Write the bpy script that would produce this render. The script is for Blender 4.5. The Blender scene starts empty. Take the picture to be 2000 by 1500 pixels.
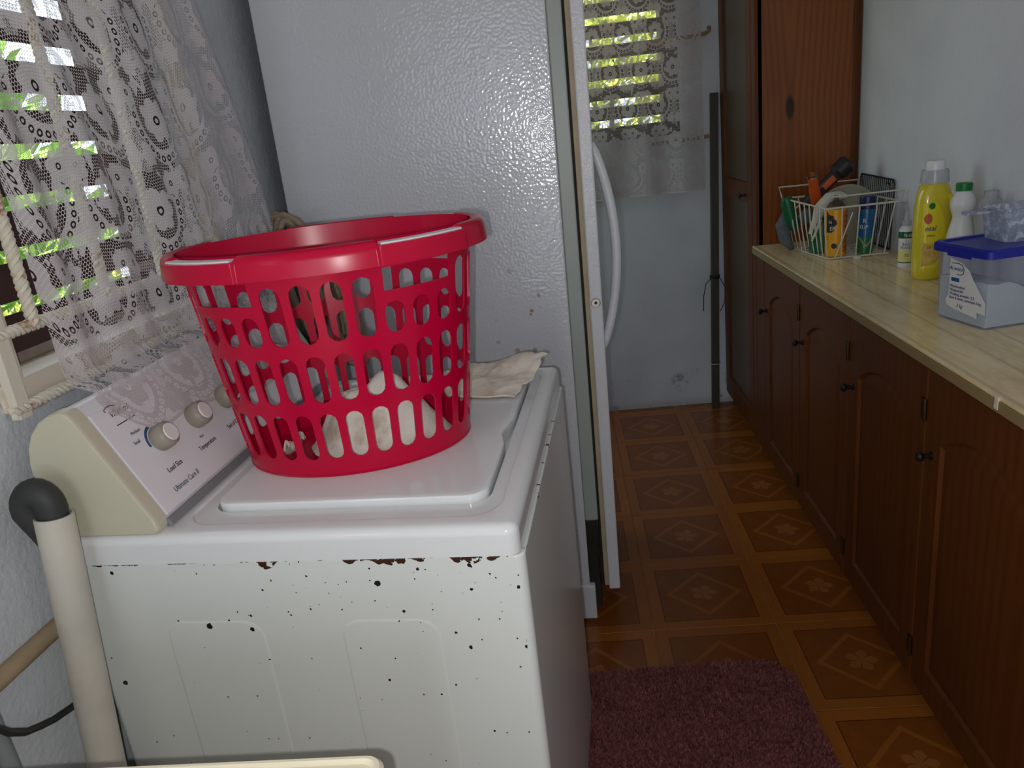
import bpy, bmesh, math, random
from mathutils import Matrix, Vector
random.seed(7)
PI = math.pi
C = bpy.context.scene.collection
scene = bpy.context.scene

# ------------------------------------------------------------------ camera
cam_d = bpy.data.cameras.new('camera'); cam = bpy.data.objects.new('camera', cam_d); C.objects.link(cam)
cam_d.sensor_fit = 'HORIZONTAL'; cam_d.sensor_width = 36.0; cam_d.lens = 1501.0 / 2000 * 36
cam_d.clip_start = 0.02
YAW, PITCH, ROLL = -0.0896, 0.3172, -0.1146
CAM = Vector((0, 0, 1.398))
def cam_axes():
    f = Vector((math.sin(YAW), math.cos(YAW), 0)); r = Vector((math.cos(YAW), -math.sin(YAW), 0)); u = Vector((0, 0, 1))
    f2 = f*math.cos(PITCH) - u*math.sin(PITCH); u2 = u*math.cos(PITCH) + f*math.sin(PITCH)
    r3 = r*math.cos(ROLL) + u2*math.sin(ROLL); u3 = u2*math.cos(ROLL) - r*math.sin(ROLL)
    return r3, u3, f2
cr, cu_, cf = cam_axes()
m = Matrix.Identity(4)
for i in range(3):
    m[i][0] = cr[i]; m[i][1] = cu_[i]; m[i][2] = -cf[i]; m[i][3] = CAM[i]
cam.matrix_world = m
scene.camera = cam

# ------------------------------------------------------------------ light
w = bpy.data.worlds.new('world'); scene.world = w; w.use_nodes = True
wn = w.node_tree.nodes; bg = wn['Background']
bg.inputs[0].default_value = (0.80, 0.90, 1.0, 1); bg.inputs[1].default_value = 3.1
sun_d = bpy.data.lights.new('sun', 'SUN'); sun_d.energy = 11.0; sun_d.angle = 0.01; sun_d.color = (1.0, 0.93, 0.8)
sun = bpy.data.objects.new('sun', sun_d); C.objects.link(sun)
sun.rotation_euler = Vector((-0.25, 0.30, -0.9)).to_track_quat('-Z', 'Y').to_euler()
# the phone's own flash, a small lamp two centimetres beside the lens
fl_d = bpy.data.lights.new('camera_flash', 'POINT'); fl_d.energy = 18.0; fl_d.shadow_soft_size = 0.005; fl_d.color = (1.0, 0.985, 0.97)
fl = bpy.data.objects.new('camera_flash', fl_d); C.objects.link(fl)
fl.location = CAM + cr*(-0.026) + cu_*(-0.020)
# portals only guide the sampling of the daylight that enters by the openings added out of view
for nm, loc, dr, sx, sy in (('added_window_portal', (-0.75, 3.12, 1.525), (1, -0.062, 0), 0.86, 1.55), ('side_portal', (-0.95, -0.25, 1.85), (1, -0.062, 0), 0.85, 0.9), ('added_doorway_portal', (-0.40, -1.95, 1.05), (0, 1, 0), 0.9, 2.1)):
    pd_ = bpy.data.lights.new(nm, 'AREA'); pd_.shape = 'RECTANGLE'; pd_.size = sx; pd_.size_y = sy; pd_.cycles.is_portal = True
    po_ = bpy.data.objects.new(nm, pd_); C.objects.link(po_)
    po_.location = loc; po_.rotation_euler = Vector(dr).to_track_quat('-Z', 'Y').to_euler()
scene.view_settings.view_transform = 'Standard'
scene.view_settings.look = 'None'
scene.view_settings.exposure = 0.0
scene.view_settings.gamma = 1.0
scene.view_settings.use_curve_mapping = False

# ------------------------------------------------------------------ materials
def S(r, g, b):
    def c(v):
        v /= 255.0
        return v/12.92 if v <= 0.04045 else ((v+0.055)/1.055)**2.4
    return (c(r), c(g), c(b), 1.0)
class NT:
    def __init__(s, name):
        s.m = bpy.data.materials.new(name); s.m.use_nodes = True
        s.t = s.m.node_tree; s.t.nodes.clear()
        s.out = s.t.nodes.new('ShaderNodeOutputMaterial')
    def put(s, sock, v):
        if isinstance(v, bpy.types.NodeSocket): s.t.links.new(v, sock)
        else: sock.default_value = v
    def node(s, ty, ins=None, **kw):
        n = s.t.nodes.new(ty)
        for k, v in kw.items(): setattr(n, k, v)
        for k, v in (ins or {}).items(): s.put(n.inputs[k], v)
        return n
    def M(s, op, a, b=None, c=None, clamp=False):
        n = s.t.nodes.new('ShaderNodeMath'); n.operation = op; n.use_clamp = clamp
        s.put(n.inputs[0], a)
        if b is not None: s.put(n.inputs[1], b)
        if c is not None: s.put(n.inputs[2], c)
        return n.outputs[0]
    def V(s, op, a, b=None, scale=None):
        n = s.t.nodes.new('ShaderNodeVectorMath'); n.operation = op
        s.put(n.inputs[0], a)
        if b is not None: s.put(n.inputs[1], b)
        if scale is not None: s.put(n.inputs['Scale'], scale)
        return n.outputs['Value'] if op in ('LENGTH', 'DOT_PRODUCT', 'DISTANCE') else n.outputs[0]
    def mix(s, f, a, b):
        n = s.t.nodes.new('ShaderNodeMix'); n.data_type = 'RGBA'
        s.put(n.inputs['Factor'], f); s.put(n.inputs['A'] if False else n.inputs[6], a); s.put(n.inputs[7], b)
        return n.outputs[2]
    def ramp(s, f, stops):
        n = s.t.nodes.new('ShaderNodeValToRGB'); s.put(n.inputs[0], f)
        e = n.color_ramp.elements
        while len(e) < len(stops): e.new(0.5)
        for i, (p, c) in enumerate(stops):
            e[i].position = p; e[i].color = c if len(c) == 4 else (*c, 1)
        return n.outputs[0]
    def obj(s): return s.node('ShaderNodeTexCoord').outputs['Object']
    def uv(s): return s.node('ShaderNodeTexCoord').outputs['UV']
    def sep(s, v):
        n = s.node('ShaderNodeSeparateXYZ', {0: v}); return n.outputs[0], n.outputs[1], n.outputs[2]
    def comb(s, x, y, z=0.0):
        n = s.node('ShaderNodeCombineXYZ', {0: x, 1: y, 2: z}); return n.outputs[0]
    def noise(s, v, scale, detail=3.0, rough=0.55, dist=0.0):
        n = s.node('ShaderNodeTexNoise', {'Vector': v, 'Scale': scale, 'Detail': detail, 'Roughness': rough, 'Distortion': dist})
        return n.outputs[0]
    def voro(s, v, scale, feature='F1', rnd=1.0):
        n = s.node('ShaderNodeTexVoronoi', {'Vector': v, 'Scale': scale, 'Randomness': rnd}, feature=feature)
        return n
    def smooth(s, x, a, b):
        n = s.node('ShaderNodeMapRange', {0: x, 1: a, 2: b, 3: 0.0, 4: 1.0}, interpolation_type='SMOOTHSTEP'); return n.outputs[0]
    def bump(s, h, strength=0.3, dist=0.001):
        return s.node('ShaderNodeBump', {'Height': h, 'Strength': strength, 'Distance': dist}).outputs[0]
    def principled(s, col, rough=0.5, metal=0.0, normal=None, spec=0.5, trans=0.0, alpha=None, coat=0.0, ior=1.45, sss=0):
        n = s.t.nodes.new('ShaderNodeBsdfPrincipled')
        s.put(n.inputs['Base Color'], col); s.put(n.inputs['Roughness'], rough); s.put(n.inputs['Metallic'], metal)
        s.put(n.inputs['Specular IOR Level'], spec); s.put(n.inputs['Transmission Weight'], trans); s.put(n.inputs['IOR'], ior)
        if coat: s.put(n.inputs['Coat Weight'], coat); s.put(n.inputs['Coat Roughness'], 0.05)
        if normal is not None: s.put(n.inputs['Normal'], normal)
        if alpha is not None: s.put(n.inputs['Alpha'], alpha)
        s.t.links.new(n.outputs[0], s.out.inputs[0])
        return n
MAT = {}
def plain(name, col, rough=0.5, metal=0.0, var=0.08, vscale=14.0, **kw):
    t = NT(name); o = t.obj()
    n = t.noise(o, vscale, 4.0)
    dark = tuple(c*(1-var*1.6) for c in col[:3]) + (1,); lite = tuple(min(1, c*(1+var)) for c in col[:3]) + (1,)
    t.principled(t.mix(n, dark, lite), rough, metal, **kw)
    MAT[name] = t.m; return t.m

# walls: white distemper, uneven, faintly blue
def wall_mat(name, base, dirt, marks=0.0, bstr=0.35):
    t = NT(name); o = t.obj()
    n1 = t.noise(o, 2.2, 5.0); n2 = t.noise(o, 90.0, 3.0); n3 = t.noise(o, 14.0, 4.0)
    col = t.mix(t.smooth(n1, 0.35, 0.75), base, dirt)
    vo = t.voro(o, 7.0)
    r = t.M('MULTIPLY', t.sep(vo.outputs['Color'])[0], 0.055)
    spot = t.M('LESS_THAN', vo.outputs['Distance'], t.M('SUBTRACT', r, 0.047))
    col = t.mix(t.M('MULTIPLY', spot, 0.8), col, S(60, 58, 58))
    if marks:
        z = t.sep(o)[2]
        band = t.M('MULTIPLY', t.smooth(z, 0.35, 0.05), t.smooth(t.noise(o, 9.0, 6.0, 0.7), 0.56, 0.70))
        col = t.mix(t.M('MULTIPLY', band, marks), col, S(70, 66, 62))
        low = t.smooth(z, 0.05, 0.0)
        col = t.mix(t.M('MULTIPLY', low, 0.35), col, S(120, 110, 95))
    h = t.M('ADD', t.M('MULTIPLY', n2, 0.6), n3)
    t.principled(col, 0.62, normal=t.bump(h, bstr, 0.004), spec=0.35)
    MAT[name] = t.m
wall_mat('wall_white', S(216, 219, 226), S(200, 203, 210))
wall_mat('wall_far', S(200, 204, 212), S(182, 186, 194), marks=0.9, bstr=0.15)
wall_mat('wall_rough', S(196, 200, 204), S(172, 176, 182), bstr=0.8)

def enamel(name, base, rust=0.0, rough=0.16, peel=0.0, seam=None):
    t = NT(name); o = t.obj()
    n1 = t.noise(o, 3.0, 4.0)
    col = t.mix(n1, tuple(c*0.95 for c in base[:3])+(1,), base)
    if rust:
        x, y, z = t.sep(o)
        side = t.M('LESS_THAN', x, -0.004)
        v2 = t.comb(t.M('SUBTRACT', x, y), z, 0.0)
        dens = t.M('MULTIPLY', t.M('MULTIPLY', t.smooth(z, 0.66, 0.86), t.smooth(x, -0.55, -0.25)), 0.24)
        for sc, thr, r0, r1 in ((30.0, 0.94, 0.035, 0.13), (62.0, 0.94, 0.03, 0.08), (24.0, 0.975, 0.05, 0.12)):
            n_ = t.node('ShaderNodeTexVoronoi', {'Vector': v2, 'Scale': sc, 'Randomness': 1.0}, voronoi_dimensions='2D')
            cx, cy, cz = t.sep(n_.outputs['Color'])
            ex = t.M('SUBTRACT', cx, t.M('SUBTRACT', thr, t.M('MULTIPLY', dens, 1.0 if sc < 70 and sc > 25 else 0.1)))
            rad = t.M('ADD', r0, t.M('MULTIPLY', t.M('MULTIPLY', cy, cy), r1))
            d = t.M('ADD', n_.outputs['Distance'], t.M('MULTIPLY', t.M('SUBTRACT', t.noise(o, 260.0, 2.0), 0.5), 0.10))
            spot = t.M('MULTIPLY', t.M('MULTIPLY', t.M('LESS_THAN', d, rad), t.M('GREATER_THAN', ex, 0.0)), side)
            pick = t.M('GREATER_THAN', cz, 0.82)
            col = t.mix(t.M('MULTIPLY', spot, rust), col, t.mix(pick, S(30, 24, 22), S(128, 84, 36)))
        if seam:
            hx = t.M('MULTIPLY', t.smooth(t.noise(t.comb(t.M('MULTIPLY', x, 13.0), 0.3, 0.0), 1.0, 3.0, 0.7), 0.46, 0.68), 0.013)
            hx = t.M('MULTIPLY', hx, t.M('ADD', 0.3, t.M('MULTIPLY', t.smooth(x, -0.48, -0.36), 0.7)))
            hx = t.M('ADD', hx, t.M('MULTIPLY', t.M('SUBTRACT', t.noise(o, 140.0, 3.0), 0.5), 0.004))
            sm = t.M('MULTIPLY', t.M('MULTIPLY', t.M('GREATER_THAN', z, t.M('SUBTRACT', seam, hx)), side), t.M('GREATER_THAN', t.noise(o, 75.0, 3.0, 0.6), 0.44))
            col = t.mix(sm, col, t.mix(t.noise(o, 160.0), S(84, 50, 30), S(30, 20, 16)))
            chip = t.M('MULTIPLY', t.M('MULTIPLY', t.M('GREATER_THAN', x, -0.002), t.M('GREATER_THAN', z, 0.863)), t.M('GREATER_THAN', t.noise(t.comb(t.M('MULTIPLY', y, 32.0), t.M('MULTIPLY', z, 60.0), 0.0), 1.0, 3.0, 0.7), 0.60))
            col = t.mix(chip, col, S(44, 26, 18))
    nrm = None
    if peel:
        pv = t.noise(o, 150.0, 2.0, 0.5); pv2 = t.noise(o, 620.0, 1.0, 0.5)
        nrm = t.bump(t.M('ADD', pv, t.M('MULTIPLY', pv2, 0.5)), peel, 0.0014)
    t.principled(col, rough, normal=nrm, spec=0.5)
    MAT[name] = t.m
enamel('enamel', S(222, 226, 222), rust=1.0, seam=0.8684)
enamel('enamel_top', S(226, 228, 229), rust=0.0, rough=0.10)
enamel('fridge_white', S(208, 210, 214), peel=0.6, rough=0.14)
def fridge_stain():
    t = NT('fridge_side'); o = t.obj()
    x, y, z = t.sep(o)
    col = t.mix(t.noise(o, 2.0, 4.0), S(196, 199, 206), S(210, 212, 217))
    vo = t.voro(o, 42.0); cx, cy, cz = t.sep(vo.outputs['Color'])
    near = t.M('MULTIPLY', t.smooth(t.M('ABSOLUTE', t.M('SUBTRACT', z, 0.95)), 0.16, 0.06), t.smooth(t.M('ABSOLUTE', t.M('SUBTRACT', x, 0.56)), 0.09, 0.03))
    spot = t.smooth(t.M('SUBTRACT', vo.outputs['Distance'], t.M('MULTIPLY', t.M('SUBTRACT', cx, 0.72), 1.1)), 0.08, -0.04)
    col = t.mix(t.M('MULTIPLY', t.M('MULTIPLY', spot, near), 0.9), col, S(160, 120, 62))
    nz = t.noise(o, 140.0, 0.0, 0.5)
    t.principled(col, 0.13, spec=0.6, normal=t.bump(nz, 1.0, 0.00085))
    MAT['fridge_side'] = t.m
fridge_stain()

plain('console_cream', S(196, 192, 170), 0.35, var=0.03)
plain('console_white', S(222, 222, 226), 0.3, var=0.02)
plain('knob_beige', S(150, 141, 128), 0.45, var=0.04)
plain('knob_white', S(222, 219, 219), 0.4, var=0.02)
plain('ink', S(38, 38, 44), 0.6, var=0.02)
plain('ink_blue', S(52, 84, 130), 0.6, var=0.02)
plain('ink_grey', S(90, 96, 112), 0.6, var=0.02)
plain('paper_white', S(214, 214, 212), 0.7, var=0.03)
plain('basket_red', S(186, 0, 52), 0.26, var=0.03, spec=0.32)
plain('grip_white', S(226, 220, 222), 0.4, var=0.02)
plain('pvc_old', S(196, 190, 178), 0.55, var=0.22, vscale=7.0)
plain('hose_black', S(52, 54, 52), 0.6, var=0.2)
plain('cable_black', S(42, 42, 40), 0.5, var=0.1)
plain('pipe_brown', S(158, 138, 110), 0.6, var=0.25)
plain('rope_tan', S(150, 134, 112), 0.9, var=0.25, vscale=120.0)
plain('gasket_beige', S(176, 160, 132), 0.7, var=0.2)
plain('gasket_dark', S(30, 28, 25), 0.8, var=0.1)
plain('flange_green', S(158, 166, 160), 0.4, var=0.05)
plain('chrome', S(200, 200, 205), 0.18, metal=1.0, var=0.05)
plain('metal_dark', S(60, 58, 54), 0.5, metal=0.6, var=0.2)
plain('louvre_brown', S(58, 26, 22), 0.45, var=0.3)
plain('window_dark', S(62, 40, 36), 0.6, var=0.3)
plain('dirt_grey', S(140, 128, 120), 0.9, var=0.3, vscale=30)
plain('pole_dark', S(62, 54, 44), 0.55, var=0.3)
plain('knob_black', S(30, 28, 26), 0.4, metal=0.3, var=0.1)
plain('brass_old', S(84, 62, 38), 0.4, metal=0.8, var=0.3)
plain('wire_white', S(206, 200, 184), 0.4, var=0.06)
plain('wire_black', S(28, 28, 28), 0.4, var=0.06)
plain('can_yellow', S(222, 158, 30), 0.3, var=0.05)
plain('can_orange', S(196, 108, 26), 0.3, var=0.06)
plain('cap_brown', S(70, 52, 40), 0.5, var=0.1)
plain('jug_green', S(18, 92, 56), 0.35, var=0.08)
plain('can_blue', S(28, 92, 140), 0.25, var=0.1)
plain('cap_navy', S(26, 36, 80), 0.35, var=0.06)
plain('can_green', S(40, 110, 62), 0.3, var=0.15)
plain('disc_grey', S(150, 146, 126), 0.5, var=0.06)
plain('tool_orange', S(206, 84, 30), 0.45, var=0.06)
plain('tool_black', S(38, 32, 30), 0.5, var=0.1)
plain('glove_white', S(196, 196, 184), 0.9, var=0.1, vscale=60)
plain('rag_grey', S(92, 96, 100), 0.95, var=0.25, vscale=60)
plain('bottle_yellow', S(226, 208, 40), 0.25, var=0.05, coat=0.3)
plain('bottle_white', S(214, 214, 214), 0.35, var=0.03)
plain('cap_green', S(18, 112, 44), 0.4, var=0.05)
plain('label_gold', S(206, 176, 84), 0.5, var=0.35, vscale=60)
plain('label_yellowish', S(222, 214, 140), 0.5, var=0.1)
plain('logo_orange', S(196, 98, 48), 0.5, var=0.25, vscale=60)
plain('ink_navy', S(36, 40, 110), 0.5, var=0.02)
plain('ink_brown', S(110, 70, 30), 0.6, var=0.02)
plain('lid_blue', S(30, 34, 150), 0.35, var=0.06)
plain('powder_blue', S(200, 212, 210), 0.95, var=0.04, vscale=200)
plain('stove_cream', S(224, 216, 190), 0.3, var=0.05)
plain('stove_brown', S(84, 66, 54), 0.5, var=0.1)
plain('trim_tan', S(146, 124, 84), 0.45, var=0.15)
plain('chip_white', S(210, 200, 180), 0.7, var=0.05)
plain('grey_plastic', S(128, 132, 134), 0.5, var=0.1)
plain('leaf', S(150, 196, 96), 0.6, var=0.5, vscale=3.0)
plain('leaf_b', S(205, 216, 104), 0.6, var=0.35, vscale=3.0)
plain('bark', S(90, 70, 50), 0.9, var=0.3)
plain('soil', S(150, 120, 90), 0.95, var=0.2)
plain('ceiling_white', S(205, 206, 208), 0.8, var=0.03)

def clear_plastic(name, tint, mixw, rough=0.25):
    t = NT(name)
    n = t.noise(t.obj(), 25.0, 4.0)
    d = t.node('ShaderNodeBsdfPrincipled', {'Base Color': tint, 'Roughness': rough})
    tr = t.node('ShaderNodeBsdfTransparent', {0: tuple(0.75+0.25*c for c in tint[:3])+(1,)})
    f = t.M('ADD', mixw, t.M('MULTIPLY', t.M('SUBTRACT', n, 0.5), 0.12))
    ms = t.node('ShaderNodeMixShader', {0: f, 1: tr.outputs[0], 2: d.outputs[0]})
    t.t.links.new(ms.outputs[0], t.out.inputs[0]); MAT[name] = t.m
clear_plastic('plastic_clear', S(196, 198, 206), 0.42)
clear_plastic('plastic_cap', S(190, 196, 204), 0.55)
clear_plastic('plastic_tub', S(186, 192, 214), 0.24, 0.3)
def dusty_plastic():
    t = NT('plastic_dusty'); o = t.obj()
    n = t.noise(o, 60.0, 6.0, 0.7)
    d = t.node('ShaderNodeBsdfPrincipled', {'Base Color': t.mix(t.smooth(n, 0.45, 0.65), S(160, 168, 192), S(206, 214, 222)), 'Roughness': 0.4})
    tr = t.node('ShaderNodeBsdfTransparent', {0: (0.9, 0.92, 0.97, 1)})
    ms = t.node('ShaderNodeMixShader', {0: t.M('ADD', 0.5, t.M('MULTIPLY', t.smooth(n, 0.45, 0.62), 0.4)), 1: tr.outputs[0], 2: d.outputs[0]})
    t.t.links.new(ms.outputs[0], t.out.inputs[0]); MAT['plastic_dusty'] = t.m
dusty_plastic()
def liquid_bottle():
    t = NT('bottle_yellow_clear'); o = t.obj()
    t.principled(t.mix(t.noise(o, 8.0), S(226, 206, 30), S(236, 222, 70)), 0.2, trans=0.25, coat=0.4)
    MAT['bottle_yellow_clear'] = t.m
liquid_bottle()
def rag_mat(name, base, stain):
    t = NT(name); o = t.obj()
    n = t.noise(o, 16.0, 5.0, 0.65); weave = t.noise(o, 700.0, 2.0)
    col = t.mix(t.smooth(n, 0.46, 0.72), base, stain)
    t.principled(col, 0.95, spec=0.1, normal=t.bump(t.M('ADD', weave, t.M('MULTIPLY', t.noise(o, 30.0), 3.0)), 0.4, 0.002))
    MAT[name] = t.m
rag_mat('rag_cream', S(238, 228, 214), S(208, 190, 172))
rag_mat('rag_white', S(224, 218, 208), S(176, 160, 138))

# rusty rebar painted white
def rebar_mat():
    t = NT('rebar_paint'); o = t.obj()
    n = t.noise(o, 22.0, 5.0, 0.7)
    col = t.mix(t.smooth(n, 0.55, 0.68), S(208, 202, 186), S(150, 96, 50))
    t.principled(col, 0.6, normal=t.bump(t.noise(o, 120.0), 0.4, 0.002)); MAT['rebar_paint'] = t.m
    t = NT('rust'); o = t.obj()
    t.principled(t.mix(t.noise(o, 60.0, 4.0), S(110, 78, 56), S(170, 148, 120)), 0.8); MAT['rust'] = t.m
    t = NT('frame_cream'); o = t.obj()
    col = t.mix(t.smooth(t.noise(o, 12.0, 5.0, 0.7), 0.5, 0.75), S(206, 196, 180), S(178, 164, 144))
    t.principled(col, 0.6, normal=t.bump(t.noise(o, 80.0), 0.3, 0.002)); MAT['frame_cream'] = t.m
rebar_mat()

# wood: cathedral grain with a knot
def wood(name, dark, mid, lite, rough=0.35, axis='Z', knot=None, freq=46.0, coat=0.15, contrast=0.22, wobble=5.0):
    t = NT(name); o = t.obj(); x, y, z = t.sep(o)
    across = {'Z': t.M('ADD', x, y), 'Y': t.M('ADD', x, z)}[axis]; along = {'Z': z, 'Y': y}[axis]
    if knot:
        kx, kz = knot
        dx = t.M('SUBTRACT', across, kx); dz = t.M('SUBTRACT', along, kz)
        up = t.M('MAXIMUM', dz, 0.0); dn = t.M('MAXIMUM', t.M('MULTIPLY', dz, -1.0), 0.0)
        rad = t.M('SQRT', t.M('ADD', t.M('MULTIPLY', dx, dx), 0.0004))
        f = t.M('SUBTRACT', rad, t.M('ADD', t.M('MULTIPLY', up, 0.055), t.M('MULTIPLY', dn, 0.03)))
    else:
        f = across
    wob = t.noise(t.comb(t.M('MULTIPLY', across, 6.0), t.M('MULTIPLY', along, 1.1), t.M('MULTIPLY', x, 2.0)), 1.0, 3.0)
    g = t.M('SINE', t.M('ADD', t.M('MULTIPLY', f, freq*6.283), t.M('MULTIPLY', wob, wobble)))
    fine = t.noise(t.comb(t.M('MULTIPLY', across, 420.0), t.M('MULTIPLY', along, 9.0), 0.0), 1.0, 3.0)
    ring = t.M('POWER', t.M('ADD', t.M('MULTIPLY', g, 0.5), 0.5), 2.2)
    k = t.M('ADD', t.M('MULTIPLY', ring, contrast), t.M('MULTIPLY', fine, 0.62))
    col = t.ramp(k, [(0.15, lite), (0.5, mid), (0.95, dark)])
    if knot:
        kd = t.M('SQRT', t.M('ADD', t.M('MULTIPLY', dx, dx), t.M('MULTIPLY', t.M('MULTIPLY', dz, dz), 0.16)))
        col = t.mix(t.smooth(kd, 0.022, 0.010), col, tuple(c*0.22 for c in dark[:3])+(1,))
    big = t.noise(o, 3.0, 2.0)
    col = t.mix(t.M('MULTIPLY', t.smooth(big, 0.4, 0.7), 0.35), col, dark)
    t.principled(col, rough, coat=coat, spec=0.25 if coat == 0 else 0.4); MAT[name] = t.m
wood('pine_panel', S(84, 42, 14), S(126, 68, 24), S(140, 80, 30), knot=(0.128, 1.365), freq=48.0, contrast=0.30, wobble=5.0)
wood('cabinet_wood', S(58, 29, 10), S(88, 46, 16), S(100, 54, 20), freq=30.0, rough=0.42, coat=0.0)
wood('cabinet_wood_dark', S(46, 22, 10), S(74, 37, 15), S(86, 44, 18), freq=30.0, rough=0.42, coat=0.0)
plain('cabinet_grey_panel', S(80, 62, 44), 0.35, var=0.12, vscale=4.0)

def laminate():
    t = NT('laminate'); o = t.obj(); x, y, z = t.sep(o)
    v = t.comb(t.M('MULTIPLY', x, 9.0), t.M('MULTIPLY', y, 1.6), 0.0)
    n = t.noise(v, 3.0, 6.0, 0.65, 0.6); n2 = t.noise(o, 50.0, 4.0)
    st = t.M('FRACT', t.M('MULTIPLY', x, 11.0))
    plank = t.M('LESS_THAN', st, 0.10)
    col = t.ramp(t.M('ADD', t.M('MULTIPLY', n, 0.8), t.M('MULTIPLY', n2, 0.2)), [(0.3, S(206, 182, 134)), (0.55, S(234, 213, 166)), (0.75, S(242, 226, 186))])
    col = t.mix(t.M('MULTIPLY', plank, 0.35), col, S(160, 130, 108))
    t.principled(col, 0.16, spec=0.5); MAT['laminate'] = t.m
laminate()

# glazed floor tile: border, diamond band, flower
TS = 0.3423
def tile_mat():
    t = NT('floor_tile'); o = t.obj(); x, y, z = t.sep(o)
    ax = t.M('ABSOLUTE', x); ay = t.M('ABSOLUTE', y)
    mx = t.M('MAXIMUM', ax, ay); dm = t.M('ADD', ax, ay)
    n = t.noise(t.comb(t.M('MULTIPLY', x, 8.0), t.M('MULTIPLY', y, 2.0), 0.0), 5.0, 6.0, 0.7, 1.5)
    n2 = t.noise(o, 12.0, 6.0, 0.7, 2.0)
    lite = t.mix(n, S(138, 80, 28), S(162, 98, 38)); dark = t.mix(n2, S(108, 58, 20), S(142, 80, 30))
    inner = t.M('LESS_THAN', mx, 0.134)
    col = t.mix(inner, lite, dark)
    band = t.M('MULTIPLY', t.M('LESS_THAN', dm, 0.114), t.M('GREATER_THAN', dm, 0.096))
    col = t.mix(t.M('MULTIPLY', band, 0.85), col, lite)
    r = t.M('SQRT', t.M('ADD', t.M('MULTIPLY', x, x), t.M('MULTIPLY', y, y)))
    th = t.M('ARCTAN2', y, x)
    fl = t.M('LESS_THAN', r, t.M('MULTIPLY', 0.034, t.M('ADD', 1.0, t.M('MULTIPLY', 0.18, t.M('COSINE', t.M('MULTIPLY', th, 5.0))))))
    col = t.mix(t.M('MULTIPLY', fl, 0.8), col, S(154, 98, 46))
    veins = t.M('MULTIPLY', fl, t.M('GREATER_THAN', t.M('COSINE', t.M('MULTIPLY', t.M('ADD', th, 0.63), 5.0)), 0.96))
    col = t.mix(veins, col, S(100, 54, 24))
    line = t.M('LESS_THAN', t.M('ABSOLUTE', t.M('SUBTRACT', mx, 0.134)), 0.0012)
    col = t.mix(line, col, S(70, 36, 18))
    rnd = t.node('ShaderNodeObjectInfo').outputs['Random']
    col = t.mix(t.M('MULTIPLY', rnd, 0.25), col, S(110, 62, 26))
    t.principled(col, 0.22, spec=0.4, normal=t.bump(t.noise(o, 40.0), 0.06, 0.002)); MAT['floor_tile'] = t.m
tile_mat()
plain('grout', S(176, 142, 96), 0.9, var=0.3)
plain('rug_pile', S(140, 84, 84), 0.95, var=0.25, vscale=10.0, spec=0.1)

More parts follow.
